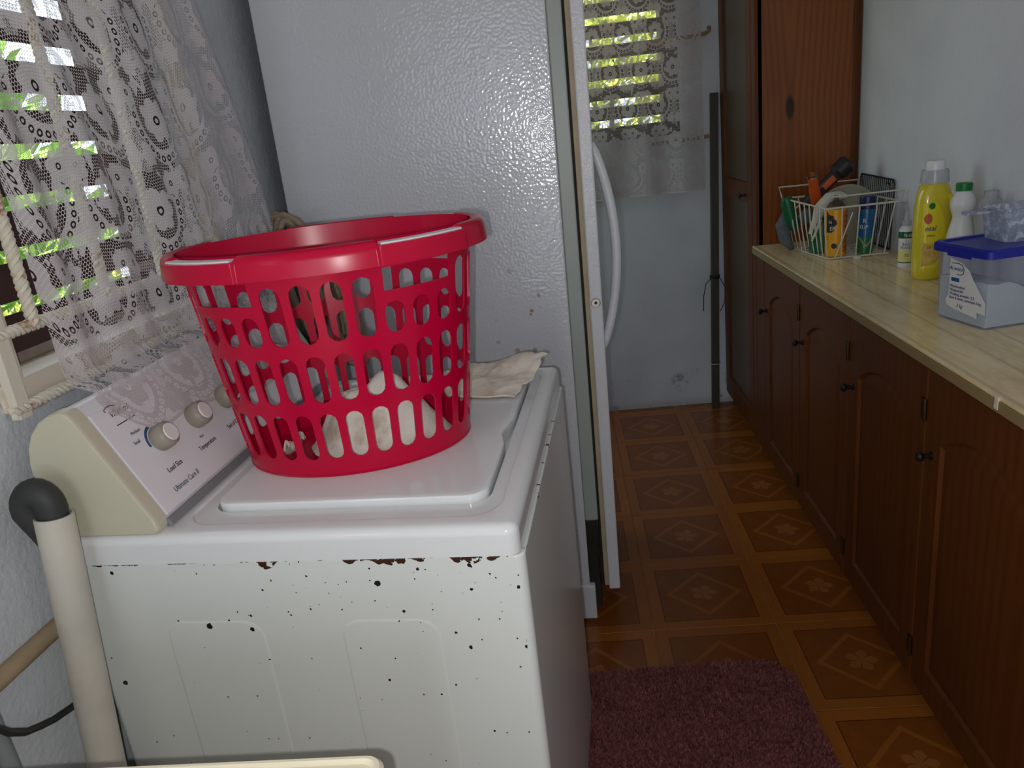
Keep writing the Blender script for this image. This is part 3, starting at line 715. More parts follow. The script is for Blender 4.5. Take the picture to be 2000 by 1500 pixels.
text('lettering', 'Medium', 0.0075, 'ink_grey', panel_o, onp(0.083, 0.126), squash=0.9)
text('lettering', 'Whirlpool', 0.014, 'ink', panel_o, onp(0.084, 0.164), shear=0.2, squash=0.72)
text('lettering', 'Med', 0.006, 'ink_grey', panel_o, onp(0.196, 0.063), squash=1.0)
MB().box(0.062, 0.105, 0.1462, 0.1476, 0.0007, 0.0012).build('logo_line', 'ink', panel_o)
sw = MB(); arc = []
for k in range(13):
    a = PI*0.05+PI*1.1*k/12; arc.append((0.0745+0.012*math.cos(a), 0.170+0.004*math.sin(a)))
sw.tube([(x-0.004, y+0.003, 0.0012) for x, y in arc], 0.0006, 5); sw.build('logo_swirl', 'ink', panel_o)
for kx in (0.113,):
    a_ = MB(); r0, r1 = 0.0215, 0.0262; p = []
    for k in range(15): a = PI*0.52+PI*0.52*k/14; p.append((r0, r1, a))
    a_.loops([[(kx+q[0]*math.cos(q[2]), 0.098+q[0]*math.sin(q[2]), 0.0012) for q in p], [(kx+q[1]*math.cos(q[2]), 0.098+q[1]*math.sin(q[2]), 0.0012) for q in p]], False)
    a_.build('dial_scale', 'ink_blue', panel_o, recalc=True)
for kx in (0.245, 0.29, 0.34, 0.40, 0.45, 0.5):
    MB().box(kx-0.018, kx+0.018, 0.135, 0.136, 0.0007, 0.0012).build('print_line', 'ink_grey', panel_o)
knob0 = None
for kx, ky, R_ in ((0.113, 0.098, 0.0205), (0.210, 0.095, 0.0205), (0.305, 0.093, 0.0205), (0.515, 0.095, 0.036)):
    kb = MB().lathe([(R_*0.95, 0.0), (R_, 0.002), (R_, 0.016), (R_*0.93, 0.022), (R_*0.72, 0.0255)], 28).build('knob', 'knob_beige', wm, smooth=0.8)
    kb.matrix_local = PM @ Matrix.Translation((kx, ky, 0.0008)) @ Matrix.Rotation(0.0, 4, 'X')
    cp = MB().lathe([(R_*0.70, 0.0235), (R_*0.70, 0.0262), (R_*0.66, 0.0272)], 28).build('knob_cap', 'knob_white', kb, smooth=0.6)

# ------------------------------------------------------------------ red laundry basket
BA, BB, BH = 0.23, 0.174, 0.354
bk = thing('laundry_basket', 'red plastic laundry basket with rows of slots, standing on the washer lid', 'basket', Wp(-0.305, 0.297, 0.9212), -TH+0.211)
NS = 720
tab = [0.0]
for k in range(NS):
    a0, a1 = 2*PI*k/NS, 2*PI*(k+1)/NS
    tab.append(tab[-1]+math.hypot(BA*(math.cos(a1)-math.cos(a0)), BB*(math.sin(a1)-math.sin(a0))))
PER = tab[-1]
def ang(c):     # column coordinate (0..28) -> angle
    s_ = (c % 28)/28*PER; lo, hi = 0, NS
    while hi-lo > 1:
        md = (lo+hi)//2
        if tab[md] <= s_: lo = md
        else: hi = md
    f = (s_-tab[lo])/(tab[hi]-tab[lo]); return 2*PI*(lo+f)/NS
def bp(c, t, off=0.0, dz=0.0):
    a = ang(c); k = 0.808+0.192*t
    nx, ny = math.cos(a)/BA, math.sin(a)/BB; l = math.hypot(nx, ny)
    return (BA*k*math.cos(a)+nx/l*off, BB*k*math.sin(a)+ny/l*off, BH*t+dz)
wall = MB()
TK = -0.0028
def both(pts, faces, rims=()):
    """outer and inner skin of a piece of wall given in (column, t); rims are closed loops of vertex indices to wall off"""
    n = len(pts)
    vs = [bp(c, t) for c, t in pts]+[bp(c, t, TK) for c, t in pts]
    fs = [tuple(f) for f in faces]+[tuple(n+i for i in reversed(f)) for f in faces]
    for r in rims:
        for k in range(len(r)): a, b = r[k], r[(k+1) % len(r)]; fs.append((b, a, n+a, n+b))
    wall.add(vs, fs)
def quad_strip(c0, c1, t0, t1, n):
    p = [(c0+(c1-c0)*q/n, t) for t in (t0, t1) for q in range(n+1)]
    both(p, [(q, q+1, n+2+q, n+1+q) for q in range(n)])
def side_rim(pts):
    vs = [bp(c, t) for c, t in pts]+[bp(c, t, TK) for c, t in pts]; n = len(pts)
    wall.add(vs, [((k+1) % n, k, n+k, n+(k+1) % n) for k in range(n)])
def pill_cell(c0, t0, t1, h0, h1, wf):
    kk = 0.808+0.096*(t0+t1); wc = PER/28*kk; hw = wc*wf/2; hh = (h1-h0)*BH/2; cy = (h0+h1)/2; e = max(hh-hw, 0.0)
    inner = []
    m_ = 6
    for k in range(m_+1): a = PI*k/m_; inner.append((hw*math.cos(a), e+hw*math.sin(a)))
    for k in range(m_+1): a = PI+PI*k/m_; inner.append((hw*math.cos(a), -e+hw*math.sin(a)))
    n = len(inner)
    hi, lo = (t1-cy)*BH, (t0-cy)*BH; ow = wc/2
    outer = [(ow, e)]+[(ow-2*ow*(k-1)/(m_-2), hi) for k in range(1, m_)]+[(-ow, e)]+[(-ow, -e)]+[(-ow+2*ow*(k-1)/(m_-2), lo) for k in range(1, m_)]+[(ow, -e)]
    pts = [(c0+0.5+p[0]/wc, cy+p[1]/BH) for p in inner+outer]
    both(pts, [(k, n+k, n+(k+1) % n, (k+1) % n) for k in range(n)], [list(range(n))])
SLOT = {2, 3, 4, 9, 10, 11, 16, 17, 18, 23, 24, 25}
for c in range(28):
    quad_strip(c, c+1, 0.0, 0.055, 4)
    pill_cell(c, 0.055, 0.325, 0.085, 0.300, 0.68)
    pill_cell(c, 0.325, 0.585, 0.350, 0.560, 0.68)
    if c in SLOT:
        pill_cell(c, 0.585, 0.775, 0.612, 0.745, 0.68); quad_strip(c, c+1, 0.775, 0.79, 4); quad_strip(c, c+1, 0.885, 1.0, 4)
        e = (c-2) % 7
        if e == 0:
            quad_strip(c, c+0.2, 0.79, 0.885, 1)
            x0, x1 = c+0.2, c+2.8
            side_rim([(x0+(x1-x0)*k/12, 0.79) for k in range(13)]+[(x1-(x1-x0)*k/12, 0.885) for k in range(13)])
        if e == 2: quad_strip(c+0.8, c+1, 0.79, 0.885, 1)
    else:
        pill_cell(c, 0.585, 0.885, 0.612, 0.862, 0.70); quad_strip(c, c+1, 0.885, 1.0, 4)
wo = wall.build('wall', 'basket_red', bk, weld=True, recalc=False, smooth=0.9)
bot = MB()
ring = [c/4 for c in range(112)]
bot.loops([[(BA*0.808*k*math.cos(ang(c)), BB*0.808*k*math.sin(ang(c)), z_) for c in ring] for k, z_ in ((0.999, 0.004), (0.985, 0.0008), (0.93, 0.0), (0.5, 0.0008), (0.05, 0.0008))], True, False, True)
bot.build('base', 'basket_red', bk, solid=-0.0022)
rimN = [(-0.001, -0.030), (-0.001, -0.006), (0.002, -0.001), (0.008, 0.0015), (0.015, 0.0008), (0.020, -0.004), (0.0225, -0.014), (0.0240, -0.034), (0.0220, -0.034), (0.0205, -0.014), (0.018, -0.007), (0.010, -0.004), (0.002, -0.006), (0.0015, -0.030)]
rimH = [(-0.001, -0.030), (-0.001, -0.008), (0.000, -0.0052), (0.008, -0.0050), (0.022, -0.0050), (0.0268, -0.0058), (0.0278, -0.009), (0.0278, -0.034), (0.0262, -0.034), (0.0260, -0.012), (0.024, -0.0085), (0.010, -0.0080), (0.002, -0.010), (0.0015, -0.030)]
def hand(c):
    d = min(abs((c-q+14) % 28-14) for q in (3.5, 10.5, 17.5, 24.5)); return 1-smooth01(d, 1.42, 1.50)
rim = MB(); rl_ = []
cs = sorted(set([k/4 for k in range(112)]+[q+s_*d for q in (3.5, 10.5, 17.5, 24.5) for s_ in (-1, 1) for d in (1.40, 1.44, 1.48, 1.52)]))
lps = []
for c in cs:
    h = hand(c); lps.append([bp(c, 1.0, a[0]*(1-h)+b[0]*h, a[1]*(1-h)+b[1]*h) for a, b in zip(rimN, rimH)])
lps.append(lps[0]); rim.loops(lps, True); rim.build('rim', 'basket_red', bk, weld=True, smooth=0.7)

for q in (3.5, 10.5, 17.5, 24.5):
    g_ = MB(); lp2 = []
    for k in range(17):
        c = q-1.36+2.72*k/16; lp2.append([bp(c, 1.0, o_, z_) for o_, z_ in ((0.004, -0.0051), (0.004, -0.0030), (0.006, -0.0022), (0.021, -0.0022), (0.023, -0.0030), (0.023, -0.0051))])
    g_.loops(lp2, True, True, True); g_.build('handle_grip', 'grip_white', bk, smooth=0.5)['label'] = 'pale grip strip on the basket rim'

# rags
def cloth(name, label, parent, fn, nu, nv, mat, thick=0.003, cat='rag', group=None):
    mb = MB(); vs = [fn(i/nu, j/nv) for j in range(nv+1) for i in range(nu+1)]
    mb.add(vs, [(j*(nu+1)+i, j*(nu+1)+i+1, (j+1)*(nu+1)+i+1, (j+1)*(nu+1)+i) for j in range(nv) for i in range(nu)])
    o = mb.build(name, mat, parent, solid=-thick, smooth=1.2)
    return tag(o, label, cat, group)
from mathutils import noise as mn
def nz(x, y, z=0.0): return mn.noise(Vector((x, y, z)))
def bilin(P, s, t): return P[0]*(1-s)*(1-t)+P[1]*s*(1-t)+P[2]*s*t+P[3]*(1-s)*t
def towel(s, t):
    P = [Vector((-0.270, 0.500)), Vector((-0.062, 0.463)), Vector((-0.014, 0.640)), Vector((-0.200, 0.680))]
    q = bilin(P, s, t); edge = min(s, 1-s, t, 1-t)
    h = 0.010+0.030*smooth01(s, 0.35, 0.75)*smooth01(t, 0.45, 0.95)*(1-0.3*s)+0.006*nz(s*4, t*4, 1.0)+0.004*nz(s*11, t*9)
    h = 0.0035+max(0, h-0.0035)*smooth01(t, -0.05, 0.30)
    q = q+Vector((0.010*nz(t*5, 3.0, s), 0.012*nz(s*5, 7.0, t)))
    p = Wp(q.x, q.y, 0.9212+h); return p
cloth('rag', 'cream cleaning rag lying on the front corner of the washer top', None, towel, 34, 26, 'rag_cream', 0.003)
def heap(seed, c, R, H, rot):
    def fn(s, t):
        x, y = s*2-1, t*2-1
        x, y = x*math.sqrt(1-y*y/2), y*math.sqrt(1-x*x/2)
        r = min(1.0, math.hypot(x, y))
        h = H*(1-r**3)*(0.80+0.55*nz(x*1.6+seed, y*1.6))+0.012*(1-r)*abs(nz(x*4+seed, y*4))+0.003*nz(x*11, y*10+seed)
        xx = x*R[0]*(1+0.05*nz(y*2+seed, 5)); yy = y*R[1]*(1+0.05*nz(x*2+seed, 9))
        cxx = xx*math.cos(rot)-yy*math.sin(rot); cyy = xx*math.sin(rot)+yy*math.cos(rot)
        return Wp(c[0]+cxx, c[1]+cyy, 0.9268+max(0.003, h))
    return fn
cloth('rag', 'crumpled white rag heaped inside the red laundry basket', None, heap(3.1, (-0.262, 0.280), (0.118, 0.086), 0.105, 0.21), 40, 34, 'rag_white', 0.0025)
def flat_rag(s, t):
    q = bilin([Vector((-0.425, 0.225)), Vector((-0.395, 0.205)), Vector((-0.385, 0.250)), Vector((-0.405, 0.262))], s, t)
    return Wp(q.x, q.y, 0.928+0.035*smooth01(s, 0.1, 0.9)*(0.7+0.5*nz(s*4, t*4, 2))+0.004*nz(s*9, t*9))
cloth('rag', 'small folded white cloth beside the crumpled rag in the basket', None, flat_rag, 14, 16, 'rag_white', 0.003)

# ------------------------------------------------------------------ refrigerator
FO = Vector((-0.706, 1.952, 0.0))
rf = thing('refrigerator', 'tall white refrigerator with an orange-peel finish and curved door handle', 'refrigerator', FO, 0, None, (0, 0.010, -0.010))
FZ = 1.85
MB().box(0.0, 0.690, 0.0, 0.55, 0.06, FZ).build('side_panel', 'fridge_side', rf, bevel=0.004)
MB().box(0.690, 0.727, 0.006, 0.545, 0.335, FZ-0.01).build('front_flange', 'flange_green', rf, bevel=0.004)
MB().box(0.690, 0.722, 0.012, 0.538, 0.05, 0.335).build('lower_flange', 'metal_dark', rf, bevel=0.003)
MB().box(0.727, 0.735, 0.008, 0.54, 0.122, FZ-0.01).build('door_gap', 'gasket_dark', rf)
MB().box(0.733, 0.747, 0.004, 0.54, 0.122, FZ-0.01).build('gasket', 'gasket_beige', rf, bevel=0.002)
MB().box(0.745, 0.777, -0.004, 0.55, 0.114, FZ+0.005).build('door', 'fridge_white', rf, bevel=0.004)
hp = []
for k in range(25):
    q = k/24; a = PI*q; hp.append((0.772+0.050*math.sin(a)**0.75, 0.035, 0.838+0.515*q))
hd = MB(); hd.tube(hp, 0.0125, 12); hd.build('handle', 'fridge_white', rf)
sc = MB().lathe([(0.0120, 0), (0.0120, 0.003), (0.0100, 0.0055), (0.0055, 0.0055), (0.0050, 0.002)], 20).build('hinge_screw', 'chrome', rf); sc.matrix_local = Matrix.Translation((0.760, -0.004, 0.965)) @ Matrix.Rotation(PI/2, 4, 'X')
ins = MB().lathe([(0.004, 0), (0.004, 0.0028)], 12).build('screw_hole', 'knob_black', rf); ins.matrix_local = Matrix.Translation((0.760, -0.004, 0.965)) @ Matrix.Rotation(PI/2, 4, 'X')
MB().box(0.555, 0.705, -0.006, 0.03, 0.016, 0.13).build('foot_bracket', 'fridge_white', rf, bevel=0.005)
for (x, y) in ((0.68, 0.04), (0.68, 0.5), (0.05, 0.04), (0.05, 0.5)): MB().lathe([(0.014, 0.006), (0.014, 0.02), (0.008, 0.02), (0.008, 0.07)], 12, (x, y, 0)).build('foot', 'knob_black', rf)

# ------------------------------------------------------------------ lace curtains
def curtain1():
    nu, nv = 90, 110
    vs = []; uvs = []
    ztop = 2.08; path = []
    for i in range(nu+1):
        s_ = i/nu
        Lh = 0; col = []
        v0t, v1t = -0.025, 0.600
        hemz = 1.005+0.05*smooth01(s_, 0.10, 0.0)+0.020*math.sin(s_*9.0)+0.02*(1-smooth01(s_, 0.0, 0.04))
        for j in range(nv+1):
            t = j/nv                      # 0 top, 1 hem
            zz = ztop+(hemz-ztop)*t
            flare = smooth01(zz, 1.9, 1.2)
            v = (v0t+0.085*smooth01(zz, 1.95, 1.35))*(1-s_)+(v1t+0.20*smooth01(zz, 2.0, 1.2))*s_
            v += 0.010*(1-smooth01(zz, 1.03, 1.12))*(1-s_)
            fold = 0.007*math.sin(s_*27+1.5*math.sin(s_*7))*(0.5+0.5*smooth01(zz, 1.0, 1.4))+0.003*math.sin(s_*61+zz*3)
            hang = -0.632+fold
            # over the console top and down its sloping face
            face = -0.512-0.0805*(zz-0.927)/0.158+0.007+0.25*abs(fold)*smooth01(zz, 1.04, 1.12)
            k = (1-smooth01(zz, 1.085, 1.15))*(1-smooth01(v, 0.67, 0.78))
            u = hang*(1-k)+max(hang, face)*k
            if zz > 1.085: u = max(u, -0.60+0.006 if (zz < 1.118 and v < 0.7) else -9)
            col.append((u, v, zz))
        path.append(col)
    for i in range(nu+1):
        acc = 0; L_ = [0]
        for j in range(nv, 0, -1):
            acc += (Vector(path[i][j])-Vector(path[i][j-1])).length; L_.append(acc)
        L_ = L_[::-1]
        for j in range(nv+1):
            u, v, zz = path[i][j]; vs.append(Wp(u, v, zz)); uvs.append((i/nu*0.90, L_[j]))
    fs = []
    for i in range(nu):
        for j in range(nv): a = i*(nv+1)+j; fs.append((a, a+1, a+nv+2, a+nv+1))
    return vs, fs, uvs
def build_uv(name, vs, fs, uvs, mat, parent=None, smooth=True):
    me = bpy.data.meshes.new(name); me.from_pydata([tuple(v) for v in vs], [], fs)
    ul = me.uv_layers.new(name='UVMap')
    for l in me.loops: ul.data[l.index].uv = uvs[l.vertex_index]
    finish(me, mat, 3.0 if smooth else 0); return link(name, me, parent)
c1 = thing('lace_curtain', 'white floral lace curtain hanging over the louvred window onto the washer console', 'curtain', (0, 0, 0))
build_uv('lace_panel', *curtain1(), 'lace', c1)
rd = MB(); rd.tube([Wp(-0.645, 0.0, 2.085), Wp(-0.645, 0.92, 2.085)], 0.006, 8); rd.build('curtain_rod', 'rust', c1)
def curtain2():
    nu, nv = 60, 40; vs = []; uvs = []
    x0, x1 = -0.12, 0.648; zt, zb = 2.14, 1.048
    for i in range(nu+1):
        s_ = i/nu
        for j in range(nv+1):
            t = j/nv; zz = zt+(zb-zt)*t
            vs.append((x0+(x1-x0)*s_+0.008*t*(s_-0.5), FAR_Y-0.052+0.012*math.sin(s_*26+0.5*math.sin(s_*9))*(0.4+0.6*t), zz)); uvs.append((s_*0.95+0.03, (1-t)*(zt-zb)))
    fs = []
    for i in range(nu):
        for j in range(nv): a = i*(nv+1)+j; fs.append((a, a+1, a+nv+2, a+nv+1))
    return vs, fs, uvs
c2 = thing('lace_curtain', 'lace curtain over the far window beside the refrigerator', 'curtain', (0, 0, 0))
build_uv('lace_panel', *curtain2(), 'lace', c2)
rd = MB(); rd.tube([(-0.15, FAR_Y-0.05, 2.145), (0.68, FAR_Y-0.05, 2.145)], 0.006, 8); rd.build('curtain_rod', 'rust', c2)
# rusty window bars whose ends stick out past the curtain
for nm, lab, zz, hook in (('window_bar', 'rusty hooked window bar end by the tall cabinet, upper one', 1.70, True), ('window_bar', 'rusty straight window bar end beside the dark pole, lower one', 1.278, False)):
    b_ = MB()
    pts = [(0.40, FAR_Y-0.018, zz-0.01), (0.62, FAR_Y-0.018, zz-0.005), (0.675, FAR_Y-0.018, zz+0.0)]
    if hook: pts += [(0.690, FAR_Y-0.018, zz+0.010), (0.692, FAR_Y-0.010, zz+0.022), (0.690, FAR_Y+0.01, zz+0.024)]
    else: pts += [(0.70, FAR_Y-0.018, zz+0.002), (0.703, FAR_Y+0.01, zz+0.002)]
    b_.tube(pts, 0.008, 8); tag(b_.build(nm, 'rust'), lab, 'bar')

# pole leaning in the corner, with a bit of wire
pl = thing('metal_pole', 'dark square metal pole leaning in the corner by the tall cabinet', 'pole', (0, 0, 0))
pm = MB(); a, b = Vector((0.664, 3.600, 0.0)), Vector((0.703, 3.648, 1.456)); d = (b-a).normalized(); e1 = Vector((1, 0, 0)); e1 = (e1-d*e1.dot(d)).normalized(); e2 = d.cross(e1)
pm.obox((a+b)/2, (0.0165, 0.0165, (b-a).length/2), Matrix((e1, e2, d)).transposed()); pm.build('tube', 'pole_dark', pl, bevel=0.002)
wr = MB()
pt = a+(b-a)*0.44
for k in range(3): wr.tube([pt+Vector((0.022*math.cos(q*PI/6), 0.022*math.sin(q*PI/6), 0.006*k)) for q in range(12)], 0.0022, 5, closed=True)
wr.tube([pt+Vector((-0.02, -0.01, 0)), pt+Vector((-0.045, -0.02, -0.02)), pt+Vector((-0.058, -0.02, -0.08)), pt+Vector((-0.060, -0.02, -0.15))], 0.002, 5)
wr.tube([pt+Vector((0.02, -0.01, 0)), pt+Vector((0.045, -0.01, -0.05)), pt+Vector((0.04, -0.01, -0.12)), pt+Vector((0.02, -0.01, -0.16))], 0.002, 5)
wr.build('tie_wire', 'metal_dark', pl)
MB().tube([a+(b-a)*0.155+Vector((0.0235*math.cos(q*PI/6), 0.0235*math.sin(q*PI/6), 0)) for q in range(12)], 0.0018, 5, closed=True).build('tie_wire', 'wire_white', pl)

# ------------------------------------------------------------------ base cabinets and counter
CX, CZ = 0.720, 0.871
DX = 0.7335            # plane of the doors
def door_mesh(w_, h_, arch=0.055, stile=0.066, rail=0.075):
    # local: y along width (0..w), z up (0..h), front at x=0 facing -x, 20 mm thick
    n_a = 16
    def inner(ins):
        y0, y1 = stile+ins, w_-stile-ins; z0, z1 = rail+ins, h_-rail-0.02-ins
        p = [(y0, z0), (y1, z0)]
        sh = z1-arch
        p.append((y1, sh))
        for k in range(1, n_a):
            q = k/n_a; y = y1+(y0-y1)*q; p.append((y, sh+arch*math.sin(PI*q)**0.8))
        p.append((y0, sh)); return p
    def outer(ins):
        y0, y1, z0, z1 = ins, w_-ins, ins, h_-ins
        p = [(y0, z0), (y1, z0), (y1, z1*0.85)]
        for k in range(1, n_a): q = k/n_a; p.append((y1+(y0-y1)*q, z1))
        p.append((y0, z1*0.85)); 
        p[3] = (y1, z1); p[-2] = (y0, z1); return p
    L = [[(0.020, y, z_) for y, z_ in outer(0)], [(0.003, y, z_) for y, z_ in outer(0)], [(0.0, y, z_) for y, z_ in outer(0.003)], [(0.0, y, z_) for y, z_ in inner(0)],
         [(0.004, y, z_) for y, z_ in inner(0.003)], [(0.0075, y, z_) for y, z_ in inner(0.006)], [(0.0075, y, z_) for y, z_ in inner(0.014)], [(0.0015, y, z_) for y, z_ in inner(0.040)]]
    return L
divs = [3.05, 2.925, 2.480, 2.035, 1.580, 1.120, 0.660]
labs = ['base cabinet against the tall cabinet, under the wire basket', 'second base cabinet from the tall cabinet, under the yellow bottle', 'third base cabinet from the tall cabinet, below the blue-lidded tub', 'fourth base cabinet from the tall cabinet, with a large black knob', 'fifth base cabinet from the tall cabinet, past the counter chip']
for k in range(5):
    y1, y0 = divs[k+1], divs[k+2]
    if k == 0: y1b = 3.045
    else: y1b = y1
    t = thing('base_cabinet', 'varnished brown wooden '+labs[k], 'cabinet', (DX, y0, 0), 0, 'base cabinets under the counter')
    W_ = y1b-y0-0.001
    body = MB().box(0.021, RIGHT_X-DX-0.002, 0.0005, W_, 0.07, 0.838); body.box(0.05, 0.3, 0.0005, W_, 0.0, 0.07); body.build('body', 'cabinet_wood_dark', t)
    dw = y1-y0-0.004
    dm = MB(); dm.loops(door_mesh(dw, 0.785), True, True, True); d_ = dm.build('door', 'cabinet_wood', t, smooth=0.45); d_.location = (0, 0.002, 0.048)
    if k == 0: MB().box(0.0, 0.021, dw+0.006, W_, 0.048, 0.833).build('filler_strip', 'cabinet_wood', t, bevel=0.002)
    kn = MB().lathe([(0.009, 0.0), (0.009, 0.004), (0.005, 0.006), (0.005, 0.016), (0.010, 0.020), (0.012, 0.026), (0.009, 0.031), (0.003, 0.033)], 16).build('knob', 'knob_black', d_)
    kn.matrix_local = Matrix.Translation((0, dw-0.033, 0.60)) @ Matrix.Rotation(-PI/2, 4, 'Y')
    for hz in (0.69, 0.09):
        h_ = MB().box(-0.004, 0.001, -0.003, 0.016, hz-0.024, hz+0.024); h_.tube([(-0.004, -0.002, hz-0.026), (-0.004, -0.002, hz+0.026)], 0.0038, 8); h_.build('hinge', 'brass_old', d_, bevel=0.0006)
cw = thing('countertop', 'beige wood-look laminate countertop along the right wall', 'countertop', (0, 0, 0))
MB().box(CX, RIGHT_X-0.001, 0.55, 3.047, CZ-0.006, CZ).build('laminate_top', 'laminate', cw, bevel=0.0012)
MB().box(CX+0.004, RIGHT_X-0.002, 0.55, 3.047, 0.8395, CZ-0.0062).build('board', 'cabinet_wood_dark', cw)
MB().box(CX-0.002, CX+0.0038, 0.55, 3.047, 0.843, CZ-0.0065).build('edge_trim', 'trim_tan', cw, bevel=0.001)
MB().box(CX-0.0032, CX+0.006, 1.290, 1.302, 0.848, CZ+0.0006).build('edge_chip', 'chip_white', cw, bevel=0.001)

# tall cabinet
tc = thing('tall_cabinet', 'tall pine cabinet with a knotty side panel at the end of the counter', 'cabinet', (DX, 3.05, 0))
TCW = FAR_Y-3.05-0.004
MB().box(0.012, RIGHT_X-DX-0.003, 0.0, 0.018, 0.0, 2.3).build('side_panel', 'pine_panel', tc, bevel=0.002)
MB().box(RIGHT_X-DX-0.030, RIGHT_X-DX-0.003, -0.006, 0.0, CZ+0.002, 2.3).build('edge_batten', 'cabinet_wood', tc, bevel=0.002)
MB().box(0.03, RIGHT_X-DX-0.003, 0.019, TCW, 0.0, 2.3).build('body', 'cabinet_wood_dark', tc)
MB().box(0.0, 0.03, 0.0, 0.05, 0.05, 2.3).build('corner_stile', 'cabinet_wood', tc, bevel=0.003)
dt = MB(); dy0, dy1 = 0.054, TCW-0.002
for a in ((dy0, dy0+0.075, 0.06, 2.2), (dy1-0.075, dy1, 0.06, 2.2)): dt.box(-0.002, 0.018, a[0], a[1], a[2], a[3])
for a in ((0.06, 0.16), (1.02, 1.10), (2.12, 2.2)): dt.box(-0.0015, 0.0175, dy0+0.075, dy1-0.075, a[0], a[1])
dd = dt.build('door', 'cabinet_wood', tc, bevel=0.003)
MB().box(0.008, 0.014, dy0+0.07, dy1-0.07, 0.15, 2.15).build('door_panel', 'cabinet_grey_panel', dd)
kn = MB().lathe([(0.008, 0.0), (0.005, 0.006), (0.005, 0.016), (0.011, 0.022), (0.010, 0.0250), (0.003, 0.032)], 16).build('knob', 'knob_black', dd); kn.matrix_local = Matrix.Translation((-0.002, dy0+0.10, 1.05)) @ Matrix.Rotation(-PI/2, 4, 'Y')

# ------------------------------------------------------------------ pipes and hose at the wall
sp = MB(); A, B = Wp(-0.625, -0.040, 0.972), Wp(-0.660, -0.128, 0.0); d = (A-B).normalized()
n = 24; e1 = d.orthogonal().normalized(); e2 = d.cross(e1)
def rg(p, r): return [p+(e1*math.cos(2*PI*k/n)+e2*math.sin(2*PI*k/n))*r for k in range(n)]
sp.loops([rg(B, 0.0215), rg(B, 0.0250), rg(A, 0.0250), rg(A, 0.0222), rg(A-d*0.15, 0.0215)], True, False, True)
tag(sp.build('standpipe', 'pvc_old'), 'stained cream plastic standpipe beside the washer', 'pipe')
hs = MB(); pts = []
top = A+d*0.0
for k in range(4): pts.append(A-d*(0.10-0.03*k))
cc = A+Vector((0, 0, 0.006))+WU*(-0.017)+WV*(-0.002)
rad = (A-cc); rad.z = 0
for k in range(13):
    a = PI*k/12; pts.append(cc+rad*math.cos(a)+Vector((0, 0, 0.026*math.sin(a)+0.003)))
e_ = pts[-1]
for k in range(1, 6): pts.append(e_+Vector((0.0045*k, 0.001*k, -0.016*k)))
hs.tube(pts, [0.0190]*4+[0.0200]*13+[0.018, 0.016, 0.0145, 0.013, 0.011], 14)
tag(hs.build('drain_hose', 'hose_black'), 'black rubber drain hose hooked into the standpipe', 'hose')
wp_ = MB(); wp_.tube([Wp(-0.693, -0.9, 0.776), Wp(-0.695, 0.3, 0.784)], 0.0135, 12)
tag(wp_.build('water_pipe', 'pipe_brown'), 'brownish water pipe running along the wall beside the washer', 'pipe')
cb = MB(); cb.tube([Wp(-0.672, -0.34, 0.98), Wp(-0.668, -0.24, 0.84), Wp(-0.664, -0.195, 0.758), Wp(-0.662, -0.178, 0.732), Wp(-0.660, -0.158, 0.714), Wp(-0.666, -0.130, 0.698), Wp(-0.674, -0.100, 0.682), Wp(-0.680, -0.06, 0.668), Wp(-0.685, 0.02, 0.655), Wp(-0.69, 0.06, 0.58)], 0.0052, 8)
tag(cb.build('power_cable', 'cable_black'), 'thin black power cable sagging behind the standpipe', 'cable')
gp_ = MB(); gp_.tube([Wp(-0.686, -0.176, 0.83), Wp(-0.686, -0.158, 0.0)], 0.0115, 12)
tag(gp_.build('conduit', 'grey_plastic'), 'thin grey plastic conduit standing against the wall near the standpipe', 'conduit')
# rope coil hanging on the wall between the curtain and the refrigerator
rp = thing('rope_coil', 'coil of tan rope hanging on the wall beside the refrigerator', 'rope', (0, 0, 0))
rm = random.Random(4); rb = MB()
for k in range(7):
    ox = -0.648+0.013*k; oy = 1.830-0.010*(k % 3); hgt = 0.15+0.018*rm.random(); wd = 0.028+0.006*rm.random(); tz = 1.268-0.010*k+0.008*rm.random()
    pts = []
    for q in range(28):
        a = 2*PI*q/28; pts.append((ox-0.03+wd*math.cos(a)+0.035*(math.sin(a)-1)*-0.5+0.02*(k/7)*(1-math.sin(a)), oy+0.02*math.cos(a), tz-hgt+hgt*math.sin(a)))
    rb.tube(pts, 0.0072, 8, closed=True)
rb.build('loops', 'rope_tan', rp)
w2 = MB(); w2.tube([(-0.690, 1.82, 1.262), (-0.655, 1.818, 1.268), (-0.625, 1.812, 1.252), (-0.600, 1.808, 1.222), (-0.602, 1.815, 1.18)], 0.0078, 8); w2.build('wrap', 'rope_tan', rp)
hk = MB(); hk.tube([(-0.735, 1.83, 1.225), (-0.64, 1.83, 1.225), (-0.60, 1.83, 1.20), (-0.565, 1.83, 1.165), (-0.560, 1.83, 1.185)], 0.004, 6); hk.build('hook', 'metal_dark', rp)

